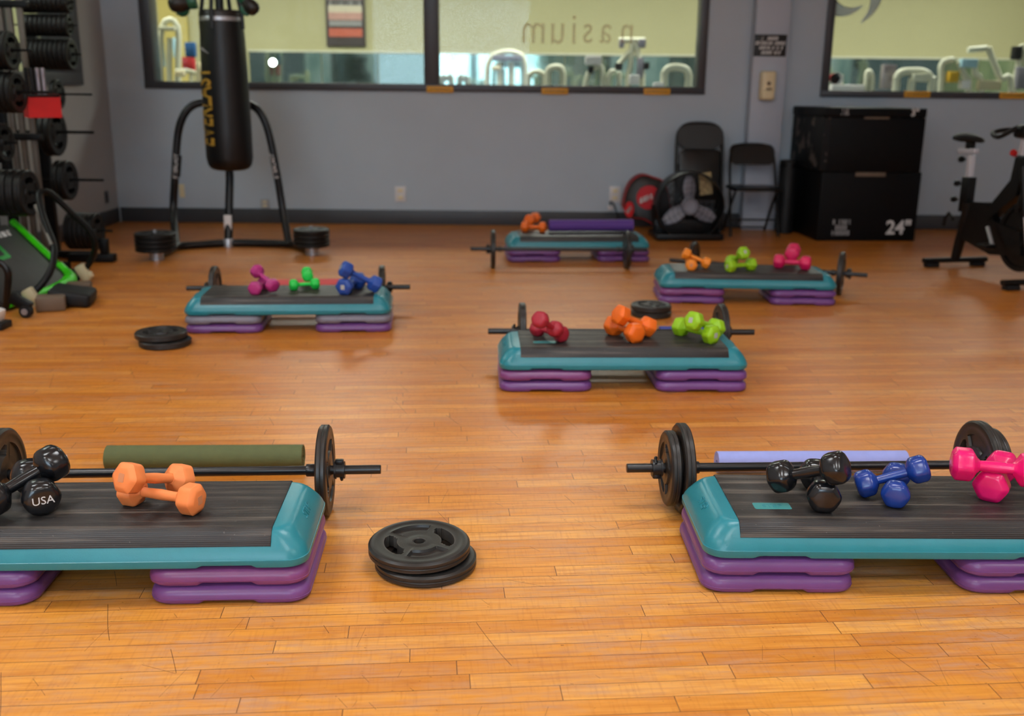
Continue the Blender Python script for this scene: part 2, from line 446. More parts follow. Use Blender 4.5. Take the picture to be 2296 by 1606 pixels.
for y0, y1, z0, z1 in ((-5, 9.62, 0, LW[2]), (-5, 9.62, LW[3], CZ), (-5, LW[0], LW[2], LW[3]), (LW[1], 9.62, LW[2], LW[3])):
    mb.box((LX-.08, (y0+y1)/2, (z0+z1)/2), (.16, y1-y0, z1-z0))
struct('wall_left', mb, 'left_wall_paint', flat=True)
mb = MB(); mb.box((LX+.007, 2.3, .069), (.013, 14.55, .138), bev=.004); struct('baseboard_left', mb, 'baseboard_vinyl')
mb = MB(); mb.box((6.1, 2.3, CZ/2), (.16, 14.6, CZ)); struct('wall_right', mb, 'wall_paint')
mb = MB(); mb.box((1.2, -5.0, CZ/2), (10.2, .16, CZ)); struct('wall_front', mb, 'wall_paint')
# windows of the back wall
def window(name, w, fl, fr, fb, mull):
    e = bpy.data.objects.new(name, None); COL.objects.link(e); e['kind'] = 'structure'; WL[e.name] = M.Identity(4)
    x0, x1, z0, z1 = w
    mb = MB()
    wbox(mb, x0+.001, x0+fl, -.028, .168, z0+.002, z1-.002, .006); wbox(mb, x1-fr, x1-.001, -.028, .168, z0+.002, z1-.002, .006)
    wbox(mb, x0, x1, -.03, .17, z0, z0+fb, .006); wbox(mb, x0, x1, -.03, .17, z1-.07, z1, .006)
    for a, b in mull: wbox(mb, a, b, -.028, .168, z0+.002, z1-.002, .006)
    mb.build('window_frame', 'frame_paint', e)
    xs = [x0+fl]+[q for a in mull for q in a]+[x1-fr]
    for i in range(0, len(xs), 2):
        mb = MB(); wbox(mb, xs[i], xs[i+1], .08, .088, z0+fb, z1-.07); mb.build('pane', 'glass', e)
    return e
window('window_1', W1, .10, .075, .066, [(-.842, -.705)])
window('window_2', W2, .072, .08, .06, [(4.95, 5.08)])
# window of the left wall
e = bpy.data.objects.new('window_3', None); COL.objects.link(e); e['kind'] = 'structure'
mb = MB()
y0, y1, z0, z1 = LW
for a, b, c, d in ((y0+.001, y0+.1, z0+.1, z1-.08), (y1-.34, y1-.001, z0+.1, z1-.08), (y0, y1, z0, z0+.10), (y0, y1, z1-.08, z1), (7.55, 7.78, z0+.1, z1-.08)):
    mb.box((LX-.06, (a+b)/2, (c+d)/2), (.19, b-a, d-c), bev=.006)
mb.build('window_frame', 'frame_paint', e)
for a, b in ((y0+.1, 7.55), (7.78, y1-.34)):
    mb = MB(); mb.box((LX-.09, (a+b)/2, (z0+z1)/2+.01), (.008, b-a, z1-z0-.18)); mb.build('pane', 'glass', e)

# ---- the hall beyond the glass
FY = 14.6
mb = MB(); mb.box((0, 12.3, -.05), (16, 5.0, .1)); struct('floor_beyond', mb, 'far_floor')
mb = MB(); mb.box((1.5, FY+.06, 1.7), (14, .12, 3.4)); struct('wall_beyond', mb, 'green_wall')
mb = MB(); mb.box((0, 12.25, CZ+.06), (16, 5.0, .1)); struct('ceiling_beyond', mb, 'ceiling_paint')
mb = MB(); mb.box((8.0, 12.3, 1.7), (.12, 5.0, 3.4)); struct('wall_beyond_right', mb, 'green_wall')
mb = MB(); mb.box((-6.6, 9.5, 1.7), (.12, 11.0, 3.4)); struct('wall_beyond_left', mb, 'green_wall')
mb = MB(); mb.box((-5.2, 6.0, -.05), (2.7, 7.6, .1)); struct('floor_passage', mb, 'far_floor')
mb = MB(); mb.box((-5.2, 6.0, CZ+.06), (2.7, 7.6, .1)); struct('ceiling_passage', mb, 'ceiling_paint')

# ================================================================== STEPS
DZ, RH = .0985, .049      # deck underside, riser height
DECK = .1905
def riser(mt):
    prof = [(0, .188, .05), (.003, .197, .05), (.009, .202, .05), (.017, .2035, .05), (.0175, .2025, .05), (.026, .2025, .05), (.034, .1995, .048), (.041, .193, .046), (.0462, .184, .042), (.0486, .172, .036)]
    sub = [x/1000 for x in (-120, -90, -76, -62, -30, 0, 30, 62, 76, 90, 120)]
    rings = []
    for z, h, r in prof:
        rings.append([V((x, y, z if not (z < .0105 and abs(y) > h-.01) else z+(.0075 if abs(x) < .063 else .0075*.0 if abs(x) > .075 else .0))) for x, y in rrect(h, h, r, 6, sub)])
    mb = MB(); mb.loft(rings); return mb
def step_body():
    prof = [(0, .535, .193, .055), (.004, .5435, .2005, .055), (.010, .546, .203, .055), (.024, .5462, .2032, .055), (.0248, .5445, .2018, .055), (.036, .5415, .1985, .055), (.050, .534, .1905, .052),
            (.066, .522, .180, .05), (.078, .512, .1715, .048), (.086, .503, .1645, .046), (.0905, .494, .157, .044), (.0915, .484, .149, .04)]
    sub = [s*(.343+d) for s in (-1, 1) for d in (-.10, -.076, -.062, 0, .062, .076, .10)]+[-.15, 0, .15]
    rings = []
    for z, hx, hy, r in prof:
        ring = []
        for x, y in rrect(hx, hy, r, 7, sub):
            lift = .0065 if (z < .0105 and abs(y) > hy-.01 and abs(abs(x)-.343) < .063) else 0
            ring.append(V((x, y, z+lift)))
        rings.append(ring)
    mb = MB(); mb.loft(rings); return mb
def step_mat_mesh():
    # cross-section following the deck, with fine ribs, swept along the length
    half = [(-.1860, .0555), (-.1795, .0685), (-.1722, .0795), (-.1652, .0872), (-.157, .0914), (-.146, .0926), (-.10, .0928), (-.05, .0928), (0, .0928)]
    pts = [half[0]]
    for i in range(len(half)-1):
        a, b = half[i], half[i+1]; d = math.dist(a, b); n = max(1, int(d/.00115))
        pts += [(a[0]+(b[0]-a[0])*j/n, a[1]+(b[1]-a[1])*j/n) for j in range(1, n+1)]
    prof = []
    for i, (y, z) in enumerate(pts):
        p = pts[max(i-1, 0)]; q = pts[min(i+1, len(pts)-1)]
        nx, nz = -(q[1]-p[1]), (q[0]-p[0]); L = math.hypot(nx, nz) or 1
        amp = .0010 if y < -.152 else .0005
        k = amp*(1 if (i//2) % 2 else 0)
        prof.append((y+nx/L*(.0022+k)*(1), z+nz/L*(.0022+k)))
    full = prof+[(-y, z) for y, z in reversed(prof[:-1])]
    full = [(-.1815, .0545)]+full+[(.1815, .0545)]
    rings = []
    for x, ins in ((-.4545, .004), (-.4535, 0), (-.30, 0), (0, 0), (.30, 0), (.4535, 0), (.4545, .004)):
        rings.append([V((x, y, z-ins*.4)) for y, z in full])
    mb = MB(); mb.loft(rings, True, True); return mb
STEP = {}
SD = dict(S1='the left foreground step', S2='the right foreground step', S3='the step with maroon dumbbells', S4='the step with rose dumbbells', S5='the farthest step', S6='the step with magenta dumbbells')
SL = dict(S1='teal aerobic step with black ribbed top at left foreground, orange and black dumbbells on it',
          S2='teal aerobic step with black ribbed top at right foreground, carrying bright pink dumbbells',
          S3='teal aerobic step in the middle carrying maroon, orange and lime dumbbells',
          S4='teal aerobic step before the black jump boxes carrying amber, lime and rose dumbbells',
          S5='farthest teal aerobic step, by the back wall, with a purple mat lying on it',
          S6='teal aerobic step on grey risers before the punching bag')
SP = {'S1': (-1.0691, 2.4857, .0518), 'S2': (1.0535, 2.5978, .0134), 'S3': (.4846, 4.3912, .0391), 'S4': (1.458, 6.2687, -.0254), 'S5': (.4894, 7.7655, .0828), 'S6': (-1.2138, 5.4037, .0839)}
RM = {k: M.Translation(V((x, y, 0))) @ M.Rotation(t, 4, 'Z') for k, (x, y, t) in SP.items()}
proto = None
for k in SP:
    m = RM[k] @ M.Translation(V((0, 0, DZ)))
    if proto is None:
        t = proto = thing('aerobic_step', SL[k], 'step', mx=m, group='aerobic steps on the floor')
        step_body().build('platform', 'teal_plastic', t, ang=30)
        tag(step_mat_mesh().build('ribbed_top', 'rubber', t, ang=60), 'black ribbed rubber top')
        bd = MB(); bd.loft([[V((x-.345, y-.072, z)) for x, y in rrect(.05, .021, .006, 3)] for z in (.0925, .0959)]); bd = bd.build('badge', 'teal_badge', t)
        text('lettering', 'STEP', .026, 'teal_plastic', bd, M.Translation(V((-.345, -.072, .0958))), depth=.0007)
        for s in (-1, 1):
            em = MB(); mm = M.Translation(V((s*.5185, 0, .0705))) @ M.Rotation(s*R(90), 4, 'Z') @ M.Rotation(R(54), 4, 'X')
            tb = text_bm('STEP', .034, depth=.0022, shear=.2)
            for v in tb.bm.verts: v.co = mm @ v.co
            tb.build('embossed_lettering', 'teal_plastic', t, flat=True)
    else: t = dup(proto, m, SL[k])
    STEP[k] = t
    if k in ('S4', 'S5', 'S6'):        # no badge shows on these
        for c in list(t.children):
            if c.name.startswith('badge'):
                for g in list(c.children): bpy.data.objects.remove(g)
                bpy.data.objects.remove(c)
pr = None
RP = {}
for mt in ('purple_plastic', 'magenta_plastic', 'grey_plastic'):
    RP[mt] = None
COLOR = {'purple_plastic': 'purple', 'magenta_plastic': 'magenta purple', 'grey_plastic': 'grey'}
spec = {('S1', 1, 1): 'magenta_plastic', ('S3', -1, 1): 'magenta_plastic', ('S4', -1, 1): 'magenta_plastic', ('S6', -1, 1): 'grey_plastic', ('S6', 1, 1): 'grey_plastic'}
jit = random.Random(3)
for k in SP:
    for s in (-1, 1):
        for lv in (0, 1):
            mt = spec.get((k, s, lv), 'purple_plastic')
            m = RM[k] @ M.Translation(V((s*.343+jit.uniform(-.002, .002), jit.uniform(-.002, .002), .0002+lv*(RH+.0001))))
            lb = f"{'upper' if lv else 'lower'} {COLOR[mt]} riser under the {'left' if s < 0 else 'right'} end of {SD[k]}"
            if RP[mt] is None:
                o = riser(mt).build('step_riser', mt, None, ang=30); RP[mt] = o
                o.matrix_basis = m; tag(o, lb, 'riser', 'risers under the steps')
            else:
                o = RP[mt].copy(); COL.objects.link(o); o.matrix_basis = m; o['label'] = lb

# ================================================================== PLATES, BARS, CLIPS
def plate_bm(Ro=.14, th=.034, N=96, detail=True):
    k = Ro/.14; h = th/2
    rs = [.0158, .0185, .030, .034, .042, .0555, .058, .061, .068, .076, .084, .0915, .0945, .097, .104, .116, .119, .128, .134, .1385]
    def hh(r, a):
        z = h
        if r < .0185: z = h-.002
        elif r < .033: z = h-.0005
        elif r < .117: z = h-.0012
        a2 = abs(((a+pi/2) % pi)-pi/2)                 # angle from +-x axis
        a3 = abs(pi/2-a2)                              # angle from +-y axis
        if .060 < r < .0955 and a3 < R(36): z -= .0055
        if .0555 <= r <= .097 and a3 < R(39) and not (.060 < r < .0955 and a3 < R(36)): z += .0024
        z = min(z, h-.0001)
        if r > .1335: z -= .0012
        if r > .138: z -= .004
        return z
    def hole(i, j):
        r = (rs[i]+rs[i+1])/2; a = 2*pi*(j+.5)/N
        a2 = abs(((a+pi/2) % pi)-pi/2)
        lim = R(42)
        if not (.0605 < r < .0965): return False
        if a2 > lim: return False
        if a2 > R(35) and not (.068 < r < .0945): return False
        if a2 > R(39) and not (.076 < r < .0915): return False
        return True
    mb = MB(); bm = mb.bm
    T = [[bm.verts.new((rs[i]*(k if i > 1 else max(k, 1))*cos(2*pi*j/N), rs[i]*(k if i > 1 else max(k, 1))*sin(2*pi*j/N), hh(rs[i], 2*pi*j/N))) for j in range(N)] for i in range(len(rs))]
    B = [[bm.verts.new((v.co.x, v.co.y, -v.co.z)) for v in row] for row in T]
    n = len(rs)
    for i in range(n-1):
        for j in range(N):
            q = (j+1) % N
            if hole(i, j):
                for (a, b, hi, hj) in (((i, j), (i, q), i-1, j), ((i+1, j), (i+1, q), i+1, j), ((i, j), (i+1, j), i, (j-1) % N), ((i, q), (i+1, q), i, q)):
                    if not hole(hi, hj):
                        bm.faces.new((T[a[0]][a[1]], T[b[0]][b[1]], B[b[0]][b[1]], B[a[0]][a[1]]))
                continue
            bm.faces.new((T[i][j], T[i+1][j], T[i+1][q], T[i][q])); bm.faces.new((B[i][j], B[i][q], B[i+1][q], B[i+1][j]))
    edge = [(.14, h*.62), (.14, h*.12), (.1388, 0), (.14, -h*.12), (.14, -h*.62)]
    prev = T[-1]
    for r, z in edge:
        row = [bm.verts.new((r*k*cos(2*pi*j/N), r*k*sin(2*pi*j/N), z)) for j in range(N)]
        for j in range(N): bm.faces.new((prev[j], row[j], row[(j+1) % N], prev[(j+1) % N]))
        prev = row
    for j in range(N):
        q = (j+1) % N
        bm.faces.new((prev[j], B[-1][j], B[-1][q], prev[q])); bm.faces.new((T[0][j], T[0][q], B[0][q], B[0][j]))
    return mb
PL = {}
def plate(label, m, Ro=.14, th=.034, mt='plate_black', group=None, name='weight_plate', scale=None):
    key = (Ro, th, mt)
    if key not in PL:
        o = plate_bm(Ro, th).build(name, mt, ang=25); PL[key] = o
    else:
        o = PL[key].copy(); COL.objects.link(o)
    o.matrix_basis = m; tag(o, label, 'weight plate')
    o['group'] = group or ('plates on the plate trees' if ' tip, ' in label else 'plates on the bag stand feet' if 'bag stand' in label else 'plates on the barbells' if 'bar' in label else 'plates lying on the floor')
    return o
def ztowards(d): return V(d).to_track_quat('Z', 'Y').to_matrix().to_4x4()
BARP = CLIPP = None
def barbell(tagk, a, b, lab, plates, r, clips=True):
    """bar from a to b (ground points), resting on plates of radius r; plates = [(distance from the left end, radius, label)]"""
    global BARP, CLIPP
    a = V(a); b = V(b); c = (a+b)/2; d = (b-a).normalized()
    ang = math.atan2(d.y, d.x); Lb = 1.30
    m = M.Translation(V((c.x, c.y, r))) @ M.Rotation(ang, 4, 'Z')
    if BARP is None:
        t = BARP = thing('barbell', lab, 'barbell', mx=m, group='fitness barbells')
        ry = M.Rotation(R(90), 4, 'Y')
        MB().lathe([(.0125, -Lb/2), (.0143, -Lb/2+.002), (.0143, Lb/2-.002), (.0125, Lb/2)], 24, ry).build('shaft', 'steel_black', t)
        for s in (-1, 1):
            MB().lathe([(.0146, -.014), (.0185, -.0135), (.0195, -.011), (.0195, .011), (.0185, .0135), (.0146, .014)], 24, M.Translation(V((s*(Lb/2-.214), 0, 0))) @ ry).build('stop_collar', 'steel_black', t)
    else: t = dup(BARP, m, lab)
    for dist, rr, pl in plates:
        x = dist-Lb/2
        # a bore is wider than the bar: the plate hangs on it or stands on the floor
        plate(pl, m @ M.Translation(V((x, 0, rr-r if rr >= r-.001 else -.0012))) @ M.Rotation(R(90), 4, 'Y') @ M.Rotation(R(25+60*dist), 4, 'Z'), rr, .034)
    return m
def clip(m, x, label, s=1):
    """clamp collar pushed against the outer plate"""
    global CLIPP
    mm = m @ M.Translation(V((x, 0, 0))) @ M.Rotation(R(90 if s > 0 else -90), 4, 'Y')
    if CLIPP is None:
        t = CLIPP = thing('bar_collar', label, 'collar', mx=mm, group='clamp collars on the bars')
        mb = MB()
        for z0, z1, r in ((-.016, -.010, .028), (-.010, .010, .0235), (.010, .016, .027)):
            ring = [[V((q*cos(2*pi*i/24), q*sin(2*pi*i/24), z)) for i in range(24)] for q, z in ((.0151, z0), (r, z0), (r, z1), (.0151, z1))]
            mb.loft(ring+[ring[0]], False, False)
        mb.build('clamp_ring', 'clip_black', t)
        MB().box((-.026, 0, 0), (.016, .022, .026), bev=.004).build('hinge_block', 'clip_black', t)
        MB().tube(smooth_path([(.020, -.014, .006), (.029, -.006, .006), (.031, .006, .004), (.026, .018, .0)], 4), .0052, 8).build('lever', 'clip_black', t)
    else: t = dup(CLIPP, mm, label)
    return t
def along(a, ang, L): return V((a.x+cos(ang)*L, a.y+sin(ang)*L, 0))
# S1
e1 = gz(853, 1056, .14)+V((0, .012, 0)); m = barbell('S1', along(e1, .066, -1.30), e1, 'black barbell lying on the floor behind the left foreground step', [(1.30-.170, .14, 'black plate on the right bar end behind the left foreground step'), (.170, .14, 'black plate on the left bar end behind the left foreground step')], .14)
clip(m, .65-.126, 'clamp collar on the right bar end behind the left foreground step')
clip(m, -.65+.126, 'clamp collar on the left bar end behind the left foreground step', -1)
# S2
e2 = gz(1405, 1050, .14); m = barbell('S2', e2, along(e2, .058, 1.30), 'black barbell lying on the floor behind the right foreground step', [(.136, .118, 'smaller outer plate on the left bar end behind the right foreground step'), (.1735, .14, 'larger inner plate on the left bar end behind the right foreground step'), (1.30-.1735, .14, 'inner plate on the right bar end behind the right foreground step'), (1.30-.136, .118, 'outer plate on the right bar end behind the right foreground step')], .14)
clip(m, -.65+.095, 'clamp collar on the left bar end behind the right foreground step', -1)
clip(m, .65-.095, 'clamp collar on the right bar end behind the right foreground step')
# S3
m = barbell('S3', gz(1091, 749, .14)+V((0, .055, 0)), gz(1697, 749, .14)+V((0, .035, 0)), 'black barbell lying behind the middle step with lime dumbbells', [(.165, .14, 'black plate on the left bar end behind the middle step'), (1.135, .14, 'black plate on the right bar end behind the middle step')], .14)
clip(m, -.65+.131, 'clamp collar on the left bar end behind the middle step', -1); clip(m, .65-.131, 'clamp collar on the right bar end behind the middle step')
# S4
e4 = gz(1948, 619, .14); e4 += V((.0, .022, 0)); m = barbell('S4', along(e4, -.40, -1.30), e4, 'black barbell lying behind the step before the black jump boxes', [(.165, .14, 'black weight plate on the bar end hidden behind the amber dumbbells'), (1.135, .14, 'black weight plate on the bar end just right of the rose dumbbells step')], .14)
clip(m, .65-.115, 'clamp collar on the right bar end near the black jump boxes'); clip(m, -.65+.115, 'clamp collar on the bar end behind the amber dumbbells', -1)
# S5
m = barbell('S5', gz(1055, 558, .14), along(gz(1055, 558, .14), .036, 1.30), 'black barbell lying on the floor in front of the farthest step', [(.165, .14, 'black plate on the left bar end in front of the farthest step'), (1.150, .14, 'black plate on the right bar end in front of the farthest step')], .14)
clip(m, -.65+.131, 'clamp collar on the left bar end in front of the farthest step', -1); clip(m, .65-.116, 'clamp collar on the right bar end in front of the farthest step')
# S6
m = barbell('S6', gz(397, 661, .13)+V((-.02, .19, 0)), gz(913, 651, .13)+V((.02, .10, 0)), 'black barbell lying behind the step before the punching bag', [(.165, .13, 'black plate on the left bar end behind the blue dumbbells step'), (1.135, .13, 'black plate on the right bar end behind the blue dumbbells step')], .13)
clip(m, -.65+.120, 'clamp collar on the left bar end behind the step before the punching bag', -1); clip(m, .65-.120, 'clamp collar on the right bar end behind the step before the punching bag')
# plates lying on the floor
c = gz(940, 1213, .070)
plate('scuffed black weight plate, upper of the pair on the floor between the foreground steps', M.Translation(V((c.x, c.y, .0545))) @ M.Rotation(R(1.2), 4, 'X') @ M.Rotation(R(22), 4, 'Z'))
plate('black weight plate, lower of the pair on the floor between the foreground steps', M.Translation(V((c.x+.018, c.y-.008, .0172))) @ M.Rotation(R(60), 4, 'Z'))
c = gz(363, 742, .068)
plate('black weight plate, upper of the pair beside the grey risers', M.Translation(V((c.x-.006, c.y, .0520))) @ M.Rotation(R(30), 4, 'Z'), .128, .034)
plate('black weight plate, lower of the pair beside the grey risers', M.Translation(V((c.x+.020, c.y-.02, .0172))) @ M.Rotation(R(80), 4, 'Z'), .128, .034)
c = gz(1460, 681, .070)
plate('black weight plate, upper of the pair left of the step before the jump boxes', M.Translation(V((c.x, c.y, .0520))) @ M.Rotation(R(50), 4, 'Z'), .118, .034)
plate('black weight plate, lower of the pair left of the step before the jump boxes', M.Translation(V((c.x+.002, c.y, .0172))), .118, .034)

# ================================================================== ROLLED MATS
def mat_roll(label, a, b, Rr, mt, rest=0., th=.006, turns=5):
    a = V(a); b = V(b); d = (b-a); L = d.length
    z = rest+Rr+.0005
    t = thing('rolled_mat', label, 'mat', group='rolled exercise mats', mx=M.Translation(V(((a.x+b.x)/2, (a.y+b.y)/2, z))) @ M.Rotation(math.atan2(d.y, d.x), 4, 'Z'))
    pts = []; n = turns*28
    for i in range(n+1):
        f = i/n; r = Rr-(Rr-.010)*f; ang = -pi*.15+2*pi*turns*f
        pts.append((r, ang))
    rings = []
    outer = [(r*cos(x), r*sin(x)) for r, x in pts]; inner = [((r-th*.82)*cos(x), (r-th*.82)*sin(x)) for r, x in reversed(pts)]
    poly = outer+inner
    mb = MB(); N = len(poly); vs = []
    for x in (-L/2, L/2): vs += [V((x, y, zz)) for y, zz in poly]
    fs = [(j, (j+1) % N, N+(j+1) % N, N+j) for j in range(N)]
    h = len(outer)
    for j in range(h-1):
        for o in (0, N): fs.append((o+j, o+j+1, o+N-2-j, o+N-1-j))
    mb._new(vs, fs); mb.build('mat_sheet', mt, t, ang=50)
    # bound loose edge of the sheet
    return t
mat_roll('olive green rolled exercise mat behind the left foreground step', gz(241, 1028, .046), gz(680, 1026, .046), .046, 'olive_foam')
mat_roll('lavender rolled yoga mat behind the right foreground step', gz(1607, 1036, .042), gz(2030, 1034, .042), .040, 'lavender_foam')
mat_roll('purple rolled mat lying on top of the farthest step', gz(1231, 508, .24), gz(1418, 507, .24), .050, 'violet_foam', rest=DECK+.004)
mat_roll('pink rolled mat behind the green dumbbells of the step before the punching bag', gz(612, 637, .05), gz(800, 634, .05), .040, 'pink_foam')
a3 = gz(1478, 744, .05); mat_roll('blue rolled mat almost hidden behind the middle step', a3, a3+V((.30, .012, 0)), .040, 'blue_foam')

# ================================================================== DUMBBELLS
def dumbbell_parts(t, L, r, mt, hexness, mark, hr):
    k = r/.042
    rx = M.Rotation(R(90), 4, 'Y')
    prof = [(-.034, .0), (-.0338, .45), (-.0325, .66), (-.029, .82), (-.023, .945), (-.016, 1.0), (.010, 1.0), (.018, .95), (.025, .80), (.031, .58), (.036, .42)]
    if hexness > .7: prof = [(-.034, .0), (-.0336, .60), (-.0325, .70), (-.0295, .80), (-.0245, .95), (-.0215, 1.0), (.012, 1.0), (.018, .93), (.026, .66), (.031, .46), (.036, .38)]
    for s in (-1, 1):
        rings = []
        N = 48
        for x, f in prof:
            ring = []
            for j in range(N):
                th = 2*pi*j/N; hx = 1/cos(R((math.degrees(th) % 60)-30))
                hx = min(hx, 1.105)
                ff = r*max(f, .02)*((1-hexness)*1.03+hexness*hx)
                ff = max(ff, hr if x > .03 else 0)
                ring.append(V((s*(L/2)-s*x*k*1.0, ff*cos(th), ff*sin(th))))
            rings.append(ring)
        mb = MB(); mb.loft(rings); h = mb.build('head', mt, t, ang=28 if hexness > .7 else 50)
        if mark:
            mx = M.Translation(V((s*(L/2+.0339*k), 0, 0))) @ M.Rotation(R(90), 4, 'Z') @ RX90
            if s < 0: mx = M.Translation(V((s*(L/2+.0339*k), 0, 0))) @ M.Rotation(R(-90), 4, 'Z') @ RX90
            if mark[0] == 'badge':
                q = MB(); q.loft([[mx @ V((x, y, z)) for x, y in rrect(.0105*k, .0125*k, .003, 3)] for z in (-.001, .0007)]); q.build('badge', mark[1], h)
            else:
                text('lettering', mark[0], mark[2], mark[1], h, mx, depth=.0008)
    MB().lathe([(hr*1.08, -L/2+.030*k), (hr*.98, -L/4), (hr*1.10, 0), (hr*.98, L/4), (hr*1.08, L/2-.030*k)], 20, rx).build('handle', mt, t)
STY = {}
from mathutils.bvhtree import BVHTree
PLACED = {}
def bvh_of(objs):
    vs, fs = [], []
    for o, m in objs:
        b = len(vs); vs += [m @ v.co for v in o.data.vertices]; fs += [tuple(b+i for i in p.vertices) for p in o.data.polygons]
    return BVHTree.FromPolygons(vs, fs)
def settle(t, step):
    """lift a dumbbell until it only rests on what lies under it"""
    if step not in PLACED:
        s_ = STEP[step]; PLACED[step] = [bvh_of([(c, s_.matrix_basis) for c in s_.children])]
    for _ in range(60):
        me = bvh_of([(c, t.matrix_basis) for c in t.children])
        if not any(me.overlap(q) for q in PLACED[step]): break
        m = t.matrix_basis.copy(); d = (CAMP-m.translation).normalized(); m.translation += d*(.0012/max(d.z, .1)); t.matrix_basis = m
    PLACED[step].append(bvh_of([(c, t.matrix_basis) for c in t.children])); WL[t.name] = t.matrix_basis.inverted()
def dumbbell(style, label, step, a, b, za, zb, anchor='a', group=None):
    """a, b: where the two heads are seen; za, zb: how far each head is lifted off the step"""
    mt, L, r, hexness, mark = STYLE[style]
    A = gz(a[0], a[1], DECK+r+.004+za); B = gz(b[0], b[1], DECK+r+.004+zb)
    dz = zb-za; h = math.sqrt(max(L*L-dz*dz, .0001))
    d2 = V((B.x-A.x, B.y-A.y, 0)).normalized()
    if anchor == 'a': P = A; Q = A+d2*h; Q.z = B.z
    elif anchor == 'b': Q = B; P = B-d2*h; P.z = A.z
    else:
        c = (A+B)/2; P = c-d2*h/2; Q = c+d2*h/2; P.z = A.z; Q.z = B.z
    x = (Q-P).normalized(); y = V((0, 0, 1)).cross(x).normalized(); z = x.cross(y)
    m = M((x, y, z)).transposed().to_4x4(); m.translation = (P+Q)/2
    if style not in STY:
        t = thing('dumbbell', label, 'dumbbell', mx=m, group='dumbbells on the steps')
        dumbbell_parts(t, L, r, mt, hexness, mark, .0145*r/.042); STY[style] = t
    else: t = dup(STY[style], m, label)
    settle(t, step); return t
STYLE = {  # material, head-centre distance, apothem, hexness, mark
 'vblack1': ('vinyl_black', 0.165, .0455, .35, ('USA', 'white_print', .030)),
 'orange1': ('neo_orange', 0.175, .0385, .95, ('badge', 'mark_peach')),
 'vblack2': ('vinyl_black', 0.152, .0420, .62, None),
 'vblue2': ('vinyl_blue', 0.140, .0355, .55, None),
 'vpink2': ('vinyl_pink', 0.158, .0430, .80, None),
 'maroon': ('neo_maroon', 0.140, .0350, .60, None),
 'orange3': ('neo_orange_red', 0.150, .0430, .85, None),
 'lime3': ('neo_lime', 0.172, .0400, .95, ('badge', 'mark_pale')),
 'amber': ('neo_amber', 0.130, .0340, .80, ('badge', 'mark_peach')),
 'lime4': ('neo_lime', 0.150, .0370, .90, ('badge', 'mark_pale')),
 'rose': ('neo_rose', 0.160, .0430, .70, None),
 'orange5': ('neo_orange_red', 0.132, .0400, .80, None),
 'magenta': ('neo_magenta', 0.145, .0345, .75, None),
 'green': ('neo_green', 0.115, .0300, .55, None),
 'blue6': ('neo_blue', 0.170, .0430, .90, ('badge', 'mark_pale')),
}
dumbbell('vblack1', 'glossy black dumbbell with USA printed on its end, on the left foreground step', 'S1', (91, 1113), (50, 1040), 0, 0)
dumbbell('vblack1', 'glossy black dumbbell tilted over the one with the printed end, left foreground step', 'S1', (114, 1040), (-5, 1113), .058, .012)
dumbbell('orange1', 'lower orange hexagonal dumbbell resting flat on the left foreground step', 'S1', (425.7, 1119), (298, 1100), 0, 0)
dumbbell('orange1', 'upper orange hexagonal dumbbell leaning across the other one, left foreground step', 'S1', (292.5, 1072), (424, 1062), .060, .0)
dumbbell('vblack2', 'scuffed black dumbbell pointing its end to the viewer, right foreground step', 'S2', (1846.5, 1111.7), (1822, 1050), 0, 0)
dumbbell('vblack2', 'black dumbbell lying across the other black one on the right foreground step', 'S2', (1751, 1067), (1874.5, 1051.5), .0, .058, 'm')
dumbbell('vblue2', 'scuffed dark blue dumbbell pointing its end to the viewer, right foreground step', 'S2', (2008, 1107.5), (2010, 1056), 0, 0)
dumbbell('vblue2', 'dark blue dumbbell lying tilted across the other blue one, right foreground step', 'S2', (1944, 1083.7), (2056, 1053), .0, .05, 'm')
dumbbell('vpink2', 'lower bright pink dumbbell with a chipped end, right foreground step', 'S2', (2224, 1086.5), (2250, 1040), 0, 0)
dumbbell('vpink2', 'upper bright pink dumbbell lying across the chipped one, right foreground step', 'S2', (2183, 1043), (2283, 1053), .060, .060, 'm')
dumbbell('maroon', 'lower maroon dumbbell lying on the middle step', 'S3', (1257, 749), (1208, 737), 0, 0)
dumbbell('maroon', 'upper maroon dumbbell leaning on the other maroon one, middle step', 'S3', (1212.5, 718), (1267, 729), .064, .0)
dumbbell('orange3', 'lower orange dumbbell lying on the middle step, end with black marks', 'S3', (1422, 746), (1377, 730), 0, 0)
dumbbell('orange3', 'upper orange dumbbell leaning across the other on the middle step', 'S3', (1386, 709), (1457, 731), .062, .0, 'm')
dumbbell('lime3', 'lower lime green dumbbell lying on the middle step', 'S3', (1594.7, 750), (1526.5, 732.6), 0, 0, 'm')
dumbbell('lime3', 'upper lime green dumbbell leaning across the other lime one on the middle step', 'S3', (1557.6, 720.7), (1617, 731), .055, .0)
dumbbell('amber', 'lower amber dumbbell, end on, on the step before the jump boxes', 'S4', (1550, 594), (1550, 578), 0, 0)
dumbbell('amber', 'upper amber dumbbell sloping down to the right, step before the jump boxes', 'S4', (1541, 570), (1582.5, 589), .05, .0, 'b')
dumbbell('lime4', 'lower lime dumbbell lying on the step before the jump boxes', 'S4', (1638.7, 596.6), (1683, 593), 0, 0, 'm')
dumbbell('lime4', 'upper lime dumbbell crossing the other lime one, step before the jump boxes', 'S4', (1627, 581), (1680.5, 573), .0, .070, 'm')
dumbbell('rose', 'lower rose red dumbbell lying crosswise on the step before the jump boxes', 'S4', (1746, 586), (1807, 590), 0, 0, 'm')
dumbbell('rose', 'upper rose red dumbbell, end on, lying over the other rose one', 'S4', (1776, 569), (1778, 563.5), .037, .037)
